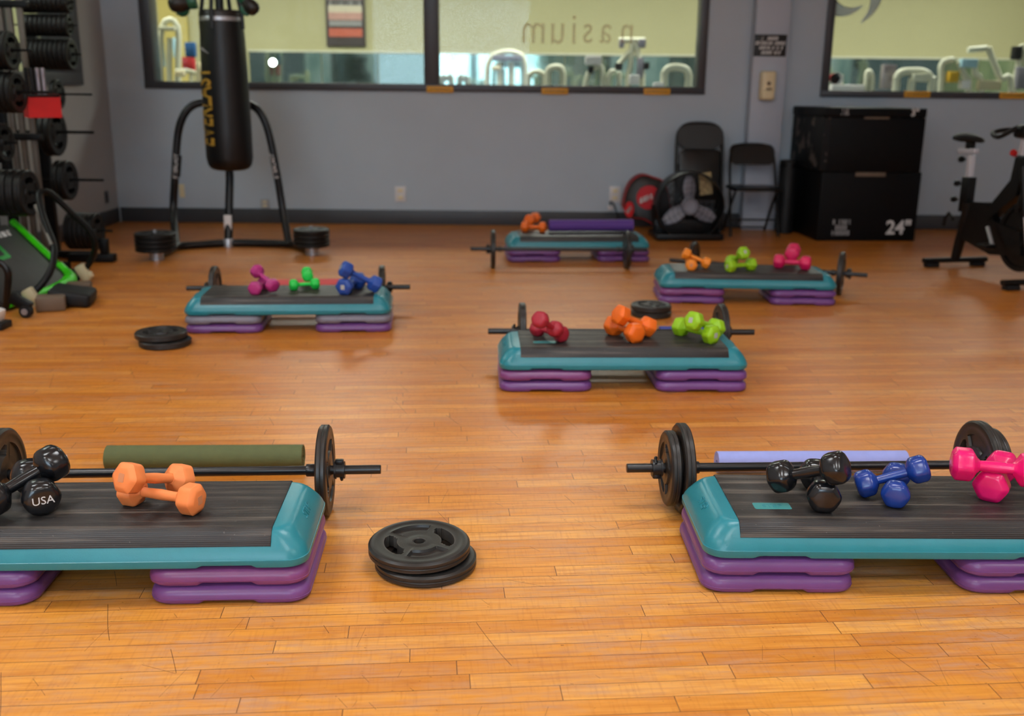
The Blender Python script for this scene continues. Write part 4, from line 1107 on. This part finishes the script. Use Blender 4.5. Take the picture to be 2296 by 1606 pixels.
# lettering on the glass, seen from behind, and the big silver emblem
p0 = WM @ V((.78, .075, 0)); zz = gy(1300, 68, 9.72).z
t = thing('glass_lettering', 'faint tan mirrored letters stuck on the big window pane', 'lettering', (p0.x, p0.y, zz), .013)
for ch, px, sz in (('m', 1196, .42), ('u', 1250, .42), ('i', 1287, .42), ('s', 1318, .38), ('a', 1358, .38), ('n', 1406, .38)):
    q = gy(px, 70, p0.y); text('letter', ch, sz*.95, 'letter_tan', t, M.Translation(V((q.x-p0.x, 0, 0))) @ RX90 @ M.Diagonal(V((-.78, 1, 1, 1))), depth=.0006)
t = thing('wall_emblem', 'large silver swoosh emblem with dark edge in the second window', 'emblem', gy(1915, 10, 9.80))
def swoosh(pts, w, name, mt, dy, grow):
    P = smooth_path([gy(a, b, 9.80+dy) for a, b in pts], 7); n = len(P); rings = []
    for i, q in enumerate(P):
        dd = (P[min(i+1, n-1)]-P[max(i-1, 0)]).normalized(); nn = V((-dd.z, 0, dd.x)); f = i/(n-1)
        ww = w*(sin(pi*min(1, .5+f*.5)) if True else 1)*(.95)+grow*.004+.002
        rings.append([q+nn*ww, q+nn*ww+V((0, .006, 0)), q-nn*ww+V((0, .006, 0)), q-nn*ww])
    return MB().loft(rings).build(name, mt, t, world=True, flat=True)
for pts, w in ((((1855, -60), (1852, -20), (1862, 10), (1884, 24), (1910, 24), (1936, 12)), .075), (((1960, -70), (1968, -30), (1964, 0), (1952, 28), (1930, 52)), .058)):
    swoosh(pts, w+.012, 'dark_edge', 'letter_edge', .01, 0); swoosh(pts, w, 'silver_face', 'letter_silver', 0, 0)

# ================================================================== PLATE RACKS AT THE LEFT
t = thing('plate_rack', 'tall black plate tree with long pegs beside the left wall, nearer one', 'plate rack', gz(70, 600))
NY = 7.0
ps = [gy(px, 340, NY) for px in (36, 56, 79)]
for p, rr in zip(ps, (.016, .016, .014)):
    MB().box((p.x, NY, .93), (.034, .034, 1.80), bev=.003).build('upright', 'rack_post', t, world=True)
x0, x1 = ps[0].x-.25, ps[2].x+.40
MB().box((ps[1].x-.03, NY, .03), (.5, .07, .055), bev=.004).box((ps[1].x, NY-.02, .085), (.07, .55, .05), bev=.004).build('base', 'rack_black', t, world=True)
MB().box((ps[1].x-.02, NY-.001, gy(56, 307, NY).z), (.30, .05, .045), bev=.004).build('cross_bar', 'rack_black', t, world=True)
MB().box((ps[1].x-.02, NY-.001, 1.78), (.30, .05, .045), bev=.004).build('cross_bar', 'rack_black', t, world=True)
NG = 'plates on the nearer plate tree'
ordn = ['innermost', 'second', 'third', 'fourth', 'fifth', 'sixth', 'seventh', 'eighth', 'ninth', 'tenth', 'eleventh']
def peg_row(rack, px_tip, py, px0, y, plates_px, Rr_, th, where, mt='old_plate', n=None):
    """a peg pointing right with plates threaded on it"""
    tip = gy(px_tip, py, y); root = gy(px0, py, y)
    xa, xb = root.x, tip.x
    MB().tube([V((xa, y, tip.z)), V((xb, y, tip.z))], .0098*Rr_/.14, 10).build('peg', 'rack_black', rack, world=True)
    x = gy(plates_px, py, y).x
    for i in range(n):
        plate(f'black plate, {ordn[i]} from the tip, {where}', M.Translation(V((x-i*(th+.0015), y, tip.z-.0035*Rr_/.14))) @ M.Rotation(R(90), 4, 'Y') @ M.Rotation(.8*i, 4, 'Z'), Rr_, th, mt)
FRY = 6.55
peg_row(t, 72, 113, -40, FRY, 22, .118, .034, 'upper peg of the nearer plate tree', n=3)
peg_row(t, 112, 207, -40, FRY, 36, .128, .034, 'middle peg of the nearer plate tree', n=4)
peg_row(t, 38, 320, -40, FRY, 8, .125, .034, 'lower peg of the nearer plate tree', n=2)
peg_row(t, 84, 432, -40, FRY, 60, .150, .05, 'bottom peg of the nearer plate tree', n=4)
MB().box((gy(-45, 250, FRY).x, FRY, .95), (.06, .06, 1.88), bev=.004).build('upright', 'rack_black', t, world=True)
t = thing('plate_rack', 'tall black plate tree near the corner with rows of small plates, farther one', 'plate rack', gz(190, 584))
BYR = 7.36
bp = gy(20, 400, BYR); bq = gy(104, 400, BYR+.24)
MB().box((bp.x, BYR, .98), (.06, .06, 1.95), bev=.004).build('upright', 'rack_black', t, world=True)
MB().box(((gz(152,588).x+gz(262,586).x)/2, BYR, .03), (gz(262,586).x-gz(152,588).x, .08, .058), bev=.004).box((bp.x+.24, BYR+.14, .03), (.5, .05, .05), bev=.004).build('base', 'rack_black', t, world=True)
MB().box((bq.x, BYR+.24, .85), (.09, .05, 1.7), bev=.004).build('upright', 'rack_black', t, world=True)
peg_row(t, 168, 5, 26, BYR, 152, .073, .032, 'top row of the farther plate tree', n=10)
peg_row(t, 172, 57, 30, BYR, 152, .075, .032, 'second row of the farther plate tree', n=10)
peg_row(t, 182, 122, 36, BYR, 158, .108, .032, 'third row of the farther plate tree', n=10)
peg_row(t, 206, 212, 20, BYR, 128, .107, .034, 'peg above the red tray on the farther plate tree', n=1)
peg_row(t, 210, 297, 20, BYR, 124, .165, .040, 'peg below the red tray on the farther plate tree', n=2)
peg_row(t, 232, 404, 20, BYR, 152, .143, .045, 'fourth peg of the farther plate tree', n=2)
# red tray with bar handles standing in it
zt = gy(100, 212, 6.74).z; zb = gy(100, 264, 6.74).z
tA = gy(62, 240, 6.68); tB = gy(136, 235, 6.80)
dd = V((tB.x-tA.x, tB.y-tA.y, 0)); Lw = dd.length; an = math.atan2(dd.y, dd.x)
m = M.Translation(V((tA.x, tA.y, zb))) @ M.Rotation(an, 4, 'Z')
t = thing('storage_tray', 'bright red plastic tray hung on the plate tree holding bar handles', 'tray', mx=m)
hh = zt-zb; dp = .12; w_ = .004
MB().box((Lw/2, 0, hh/2), (Lw, w_, hh)).build('front_side', 'bin_red', t); MB().box((Lw/2, dp, hh/2), (Lw, w_, hh)).build('rear_side', 'bin_red', t)
MB().box((0, dp/2, hh/2), (w_, dp, hh)).build('end_side', 'bin_red', t); MB().box((Lw, dp/2, hh/2), (w_, dp, hh)).build('end_side', 'bin_red', t)
MB().box((Lw/2, dp/2, .003), (Lw, dp, .005)).build('bottom', 'bin_red', t)
MB().box((Lw/2, -.006, hh-.008), (Lw*.99, .010, .016), bev=.002).build('rim_bar', 'rack_black', t)
for i, (f, mt) in enumerate(((.12, 'pad_black'), (.27, 'pad_black'), (.46, 'bar_grey'), (.62, 'bar_grey'))):
    lb = ['dark short bar standing at the left in the red tray', 'second dark short bar standing in the red tray', 'grey metal short bar standing in the red tray', 'rightmost grey metal short bar standing in the red tray'][i]
    h = thing('short_bar', lb, 'bar', group='short bars in the red tray', mx=m @ M.Translation(V((Lw*f, .06, .008))))
    MB().lathe([(.0115, 0), (.013, .004), (.013, hh+.155), (.0115, hh+.16)], 16).build('tube', mt, h)
    MB().lathe([(.0132, hh+.10), (.0138, hh+.104), (.0138, hh+.15), (.0132, hh+.154)], 16).build('end_ring', mt, h)
bump_t = bpy.data.objects['plate_rack.001']
peg_row(bump_t, 253, 518, 150, BYR, 216, .135, .034, 'floor level peg of the farther plate tree', n=6)
a1 = gz(240, 586); MB().box((a1.x, BYR, .115), (.05, .07, .11), bev=.004).build('end_block', 'rack_black', bump_t, world=True)

# ================================================================== GREEN EDGED MACHINE AT THE LEFT
B1 = V((-2.86, 6.42, .03)); B2 = V((-2.92, 5.62, .03)); T1 = gx(26, 500, -3.36); T2 = T1+(B2-B1)*1.0
t = thing('floor_trainer', 'floor exercise machine with sloping black board, green rails and curved black handles', 'exercise machine', (-3.1, 6.0, 0))
un = (T1-B1).normalized(); vn = (B2-B1).normalized(); nn = vn.cross(un).normalized()
if nn.x < 0: nn = -nn
UL = (T1-B1).length; VLn = (B2-B1).length
bm_ = M((un, vn, nn)).transposed().to_4x4(); bm_.translation = (B1+T2)/2
MB().loft([[bm_ @ V((x, y, z)) for x, y in rrect(UL/2-h, VLn/2-h, .12, 6)] for z, h in ((-.045, .01), (-.04, 0), (0, 0), (.008, .008))]).build('board', 'board_black', t, world=True)
def ontop(u_, v_, z=.012): return bm_ @ V((u_*UL/2, v_*VLn/2, z))
MB().tube([ontop(.99, -1.0, .012), ontop(-.42, -1.0, .012)], .024, 10).build('green_rail', 'rail_green', t, world=True)
gpath = smooth_path([ontop(-.50, -1.02), ontop(-.72, -1.02), ontop(-.9, -.97), ontop(-1.0, -.8), ontop(-1.02, -.55), ontop(-1.02, -.1), ontop(-1.02, .5), ontop(-.98, .9)], 5)
MB().tube(gpath, [.026+.022*max(0, 1-abs(i-14)/10) for i in range(len(gpath))], 10).build('green_frame', 'rail_green', t, world=True)
MB().loft([[bm_ @ V((x+.12, y+.1, z)) for x, y in ring] for z in (.008, .0105) for ring in [rrect(.10, .16, .02, 3)]]).build('green_logo', 'logo_green', t, world=True)
MB().loft([[bm_ @ V((x+.12, y+.1, z)) for x, y in ring] for z in (.010, .0118) for ring in [rrect(.065, .12, .012, 3)]]).build('logo_inset', 'board_black', t, world=True)
mL = bm_ @ M.Translation(V((UL*.36, -.05, .0085))) @ M.Rotation(R(-90), 4, 'Z')
strokes(.5, .07, 1, [8], mL, slant=.1, seed=8, th=.8).build('lettering', 'white_print', t, world=True, flat=True)
for y in (5.75, 6.25): MB().tube([V((-3.30, y, .02)), V((-3.30, y, .25))], .025, 8).build('support_leg', 'rack_black', t, world=True)
# curved handle: from the rear clamp over the top and down to the near clamp
hp = [gy(186, 612, 6.55), gy(207, 578, 6.55), gy(213, 545, 6.52), gy(198, 513, 6.5), gy(158, 475, 6.45), gy(122, 441, 6.4), gy(101, 430, 6.36), gy(87, 440, 6.3), gy(98, 490, 6.2), gy(119, 546, 6.08), gy(121, 575, 6.0), gy(114, 606, 5.92), gy(94, 637, 5.86), gy(69, 662, 5.82)]
MB().tube(smooth_path(hp, 5), .021, 10).build('curved_handle', 'rack_black', t, world=True)
MB().tube([gy(82, 462, 6.28), gy(99, 505, 6.18), gy(118, 552, 6.06)], .019, 10).build('handle_brace', 'rack_post', t, world=True)
for px, py, y, nm in ((72, 668, 5.80, 0), (188, 612, 6.54, 1)):
    c = gy(px, py, y); q = MB(); q.box(c, (.07, .055, .12), M.Rotation(R(-28), 4, 'Y'), .014); q.box(c+V((.045, -.01, -.01)), (.035, .04, .045), M.Rotation(R(-28), 4, 'Y'), .012); q.build('clamp', 'clamp_beige', t, world=True)
    MB().tube([c+V((0, 0, -.03)), V((c.x+.02, c.y, .05))], .018, 8).build('clamp_post', 'rack_black', t, world=True)
for a, b in (((-10, 672), (58, 668)), ((140, 630), (170, 616))):
    y = 5.83 if a[0] < 50 else 6.5
    MB().tube([gy(*a, y), gy(*b, y)], .046, 14).build('roller_pad', 'pad_black', t, world=True)
c = gz(106, 700, .0); MB().box((c.x, c.y+.06, .045), (.16, .13, .085), M.Rotation(R(20), 4, 'Z'), .012).build('foot_block', 'pad_brown', t, world=True)
c = gz(178, 664, .0); MB().box((c.x-.02, c.y+.05, .04), (.15, .12, .075), M.Rotation(R(15), 4, 'Z'), .012).build('foot_block', 'pad_brown', t, world=True)
c = gz(145, 692, .0); MB().box((c.x, c.y+.12, .055), (.24, .25, .085), M.Rotation(R(12), 4, 'Z') @ M.Rotation(R(10), 4, 'Y'), .022, 3).build('knee_pad', 'pad_black', t, world=True)
c = gz(57, 714, .0)
MB().lathe([(.008, -.022), (.034, -.02), (.036, -.014), (.036, .014), (.034, .02), (.008, .022)], 20, M.Translation(V((c.x, c.y+.02, .037))) @ M.Rotation(R(90), 4, 'X')).build('wheel', 'pad_black', t, world=True)
MB().lathe([(.004, 0), (.018, .0), (.018, .004)], 16, M.Translation(V((c.x, c.y-.003, .037))) @ RX90).build('wheel_cap', 'silver', t, world=True)
MB().box((c.x-.03, c.y+.03, .085), (.12, .05, .06), M.Rotation(R(30), 4, 'Y'), .006).build('wheel_fork', 'rack_black', t, world=True)
MB().tube(smooth_path([gy(-20, 585, 5.6), gy(6, 592, 5.6), gy(18, 612, 5.6), gy(17, 650, 5.62), gy(14, 690, 5.66)], 5), .020, 10).build('front_handle', 'tube_black', t, world=True)
c = gz(-2, 742, 0)
t = thing('foot_pedal', 'white and black machine foot cut off at the left edge', 'machine foot', (c.x-.03, c.y+.05, 0))
MB().box((0, 0, .02), (.10, .12, .038), bev=.006).build('rubber_foot', 'pad_black', t); MB().box((-.01, 0, .075), (.075, .10, .07), M.Rotation(R(14), 4, 'Y'), .012).build('cover', 'white_plastic', t)

# ================================================================== THE HALL BEYOND: mirror band, poster, machines
MZ0, MZ1 = .45, gy(1300, 124, FY-.02).z
def band(x0, x1, label, mt='mirror'):
    t = thing('wall_mirror', label, 'mirror', group='mirror panels on the far wall', loc=((x0+x1)/2, FY-.02, MZ0))
    MB().box((0, 0, (MZ1-MZ0)/2), (x1-x0-.012, .012, MZ1-MZ0)).build('mirror_sheet', mt, t)
    MB().box((0, -.006, MZ1-MZ0+.012), (x1-x0, .03, .03), bev=.003).build('top_rail', 'cream_steel', t)
xa = gy(560, 150, FY).x; xb = gy(722, 150, FY).x; xc = gy(850, 150, FY).x; xd = gy(965, 150, FY).x; xe = gy(1265, 150, FY).x; xf = gy(1570, 150, FY).x
band(xa, xb, 'dark wall mirror beyond the big window, nearest the punching bag'); band(xb, xc, 'dark wall mirror below the poster beyond the window'); band(xc, xd, 'mirror panel left of the window mullion, pale blue painted as a window reflection', 'pale_blue_panel')  # the window reflected in the mirror is painted as flat pale blue
band(xd, xe, 'dark wall mirror just right of the window mullion'); band(xe, xf, 'dark wall mirror behind the white cable machine'); band(gy(1800, 150, FY).x, 7.8, 'long dark wall mirror beyond the second window')
mb = MB(); mb.box(((gy(330, 100, FY).x+gy(458, 100, FY).x)/2, FY-.03, 1.7), (gy(458, 100, FY).x-gy(395, 100, FY).x, .04, 3.4)); struct('wall_ochre', mb, 'ochre_wall')
# poster
pa = gy(733, 104, FY-.03); pb2 = gy(820, 104, FY-.03); ph = 1.0
t = thing('wall_poster', 'tall framed poster in dark, pink and cream on the green wall beyond the window', 'poster', ((pa.x+pb2.x)/2, FY-.03, pa.z))
pw = pb2.x-pa.x
MB().box((0, 0, ph/2), (pw, .02, ph), bev=.003).build('frame', 'poster_dark', t)
for z0, z1, mt, f in ((.02, .12, 'poster_dark', .9), (.13, .24, 'poster_red', .86), (.27, .34, 'grey_print', .84), (.35, .45, 'poster_pink', .86), (.45, .54, 'poster_cream', .86), (.54, .60, 'grey_print', .8), (.62, .70, 'poster_pink', .86), (.72, .95, 'poster_cream', .86)):
    MB().box((0, -.0105, (z0+z1)/2*ph), (pw*f, .002, (z1-z0)*ph)).build('printed_band', mt, t)
strokes(pw*.7, .05, 1, [9], facing((0, -.0118, .57*ph)), slant=0, seed=11, th=.9).build('lettering', 'poster_dark', t, flat=True)
# glowing discs imitating reflections of lamps in the mirror band
for px, py, y, r_, lb in ((611, 140, FY-.10, .045, 'bright round lamp on the far wall right of the punching bag, imitating a reflection'), (1010, 147, FY-.10, .05, 'bright round lamp on the far wall right of the window mullion, imitating a reflection')):
    p = gy(px, py, y); t = thing('mirror_glint', lb, 'glint', p, group='glowing discs imitating mirrored lamps')
    MB().lathe([(r_*1.15, .02), (r_*1.2, .03), (r_*1.2, .075)], 20, facing((0, .095, 0))).build('glint_rim', 'cream_steel', t)
    MB().lathe([(.004, .028), (r_*.6, .024), (r_, .0)], 20, facing((0, .012, 0))).build('glint_disc', 'glint', t)
def machine(name, label, cat, y, tubes, pads=(), discs=(), r=.035, group=None):
    xs = [gy(px, py, y).x for tb_ in tubes for px, py in tb_]
    cx = sum(xs)/len(xs); t = thing(name, label, cat, (cx, y, 0), group=group or 'machines in the hall beyond the windows')
    for tb_ in tubes:
        P = [gy(px, py, y) for px, py in tb_]
        for i in (0, -1):
            if tb_[i][1] >= 188: 
                q = V((P[i].x, y, .06)); P = [q]+P if i == 0 else P+[q]
        MB().tube(smooth_path(P, 4), r, 10).build('frame_tube', 'cream_steel', t, world=True)
    w = max(xs)-min(xs)
    MB().box(((max(xs)+min(xs))/2, y, .03), (w+.06, .12, .058), bev=.008).build('base', 'cream_steel', t, world=True)
    for x0_, y0_, x1_, y1_, mt in pads:
        a = gy(x0_, y0_, y); b = gy(x1_, y1_, y)
        MB().box(((a.x+b.x)/2, y-.04, (a.z+b.z)/2), (abs(b.x-a.x), .10, abs(a.z-b.z)), bev=.012).build('pad', mt, t, world=True)
    for px, py, rp_, mt in discs:
        c = gy(px, py, y); MB().lathe([(rp_, 0), (rp_, .02)], 24, facing((c.x, y-.05, c.z))).build('disc', mt, t, world=True)
    return t
machine('cable_machine', 'tall cream cable machine with T-shaped top beyond the big window', 'exercise machine', 12.2, [[(1388, 90), (1446, 90)], [(1418, 92), (1413, 150), (1408, 192)], [(1414, 115), (1395, 135), (1384, 150)], [(1425, 95), (1436, 150), (1440, 192)]], [(1388, 88, 1398, 108, 'grey_plastic'), (1432, 88, 1446, 108, 'grey_plastic'), (1378, 142, 1394, 158, 'pad_black'), (1442, 140, 1454, 156, 'pad_black'), (1428, 130, 1440, 175, 'grey_plastic')], r=.032)
machine('press_machine', 'cream press machine with square white head and slanted arm beyond the big window', 'exercise machine', 11.6, [[(1312, 193), (1342, 148)], [(1345, 145), (1352, 192)], [(1362, 192), (1380, 160)], [(1388, 192), (1386, 165)]], [(1312, 126, 1348, 146, 'white_plastic'), (1318, 148, 1330, 165, 'pad_black'), (1410, 168, 1432, 190, 'white_plastic')], r=.028)
machine('arch_machine', 'cream arched machine frame beyond the right end of the big window', 'exercise machine', 11.4, [[(1488, 193), (1490, 165), (1500, 153), (1520, 151), (1538, 156), (1543, 170), (1543, 193)]], [(1464, 185, 1486, 197, 'white_plastic')], r=.04)
machine('low_arch_machine', 'short cream arched frame left of the press machine beyond the window', 'exercise machine', 11.8, [[(1228, 193), (1229, 160), (1240, 151), (1256, 152), (1262, 165), (1262, 193)]], r=.036)
machine('small_arch_machine', 'smallest cream arched frame beyond the middle of the big window', 'exercise machine', 12.0, [[(1184, 193), (1188, 168), (1202, 161), (1216, 166), (1220, 193)]], r=.03)
machine('multi_station', 'grey multi station frame with several uprights right of the window mullion', 'exercise machine', 12.6, [[(1092, 193), (1096, 140), (1112, 122), (1140, 116), (1166, 122), (1176, 140), (1178, 193)], [(1120, 193), (1120, 140)], [(1146, 193), (1146, 140)]], [(1105, 124, 1170, 138, 'grey_plastic'), (1102, 148, 1122, 158, 'cream_plastic')], r=.034)
machine('white_bench_machine', 'white machine tops low beyond the window just right of the mullion', 'exercise machine', 11.2, [[(990, 195), (996, 178), (1008, 176), (1012, 195)], [(1030, 195), (1036, 178), (1044, 180), (1048, 195)]], r=.03)
machine('wide_arch_machine', 'wide cream arched machine frame beyond the second window', 'exercise machine', 11.4, [[(2008, 205), (2010, 178), (2020, 163), (2045, 160), (2072, 162), (2086, 176), (2088, 205)], [(2042, 205), (2046, 180)]], [(2042, 165, 2074, 184, 'cream_steel')], r=.042)
machine('lever_machine', 'cream lever machine with raised bent arm beyond the second window', 'exercise machine', 11.6, [[(2108, 205), (2110, 150), (2122, 136), (2138, 134)], [(2170, 112), (2212, 108)], [(2216, 106), (2232, 150), (2244, 176), (2268, 196)], [(2150, 137), (2165, 175), (2172, 205)], [(2188, 135), (2186, 165), (2200, 205)]], [(2122, 160, 2142, 185, 'flower_yellow'), (2150, 180, 2168, 200, 'white_plastic'), (2190, 180, 2236, 202, 'clamp_beige'), (2150, 132, 2184, 152, 'pale_blue_panel')], r=.034)
machine('tall_lever_machine', 'grey lever machine with upright arm at the right end of the second window', 'exercise machine', 11.9, [[(2272, 205), (2284, 140), (2276, 112)], [(2290, 100), (2300, 140), (2310, 205)]], [(2268, 104, 2282, 134, 'pad_black'), (2276, 150, 2300, 200, 'grey_plastic')], r=.034)
machine('plate_station', 'white machine with red and white disc at the left of the second window', 'exercise machine', 11.7, [[(1880, 207), (1884, 190)], [(1940, 207), (1944, 165), (1952, 165), (1954, 207)]], [(1860, 190, 1932, 205, 'white_plastic'), (1976, 145, 2000, 200, 'bar_grey')], [(1872, 178, .075, 'white_plastic'), (1868, 176, .06, 'bag_red')], r=.03)
# left end of the big window
machine('white_cabinet_frame', 'pale upright frame at the left end of the big window', 'exercise machine', 12.0, [[(362, 188), (364, 60), (398, 60), (400, 188)], [(380, 188), (381, 85)]], [(360, 60, 398, 70, 'cream_steel')], r=.035)
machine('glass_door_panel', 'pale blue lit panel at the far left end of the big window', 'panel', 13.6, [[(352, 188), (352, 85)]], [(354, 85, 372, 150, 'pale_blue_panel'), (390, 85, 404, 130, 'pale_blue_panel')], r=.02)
machine('hanging_bag_rack', 'blue and red bag hanging on a slim stand left of the punching bag', 'bag', 12.4, [[(428, 188), (428, 95)]], [(418, 95, 442, 128, 'bag_blue'), (412, 128, 440, 160, 'bag_red')], r=.02)
machine('cream_bench', 'cream padded bench low at the left end of the big window', 'bench', 11.6, [[(396, 188), (404, 160), (440, 165), (446, 188)]], [(396, 160, 418, 172, 'cream_plastic'), (443, 140, 456, 186, 'cream_plastic')], r=.024)

# ================================================================== LIGHTS
def area(name, loc, sx, sy, p, col=(1, .97, .93), rot=(0, 0, 0), spread=None):
    li = bpy.data.lights.new(name, 'AREA'); li.shape = 'RECTANGLE'; li.size = sx; li.size_y = sy; li.energy = p; li.color = col
    o = bpy.data.objects.new(name, li); COL.objects.link(o); o.location = loc; o.rotation_euler = rot
    if spread: li.spread = spread
    return o
for y in (-3.0, -.3, 2.4, 5.1):
    for x in (-2.3, .6, 3.5):
        area('ceiling_light', (x, y, CZ-.02), 1.2, .6, {-3.0: 26, -.3: 42, 2.4: 37, 5.1: 9}[y]*({-2.3: 1.15, .6: 1.1, 3.5: .35}[x] if y > 0 else 1), (.95, .985, 1.0))
for x in (-5, -2.2, .6, 3.4, 6.2):
    area('hall_light', (x, 12.1, CZ-.02), 1.6, .9, 92, (1, .98, .90))
area('window_daylight', (-1.1, -4.85, 2.25), 3.6, 1.9, 150, (.62, .82, 1.0), (R(90), 0, 0))
area('passage_light', (-5.2, 6.5, CZ-.02), 1.2, 3.0, 110, (.95, 1, .96))
w = bpy.data.worlds.new('World'); sc.world = w; w.use_nodes = True
w.node_tree.nodes['Background'].inputs[0].default_value = (.6, .65, .7, 1); w.node_tree.nodes['Background'].inputs[1].default_value = .25

# ================================================================== CAMERA
cd = bpy.data.cameras.new('Camera'); cam = bpy.data.objects.new('Camera', cd); COL.objects.link(cam)
cd.sensor_fit = 'HORIZONTAL'; cd.sensor_width = 36; cd.lens = 36*FPX/PW
cam.matrix_world = M((_r, _u, -_f)).transposed().to_4x4()
cam.location = CAMP
cd.clip_start = .05; cd.clip_end = 100
cd.dof.use_dof = True; cd.dof.focus_distance = 2.75; cd.dof.aperture_fstop = 2.4
sc.camera = cam
sc.view_settings.view_transform = 'Standard'; sc.view_settings.look = 'None'; sc.view_settings.exposure = 0.0
sc.cycles.max_bounces = 6; sc.cycles.diffuse_bounces = 3; sc.cycles.glossy_bounces = 3; sc.cycles.transparent_max_bounces = 8; sc.cycles.caustics_reflective = False; sc.cycles.caustics_refractive = False
sc.cycles.use_adaptive_sampling = True; sc.cycles.adaptive_threshold = .1; sc.cycles.adaptive_min_samples = 12; sc.cycles.sample_clamp_indirect = 6
sc.cycles.use_denoising = True
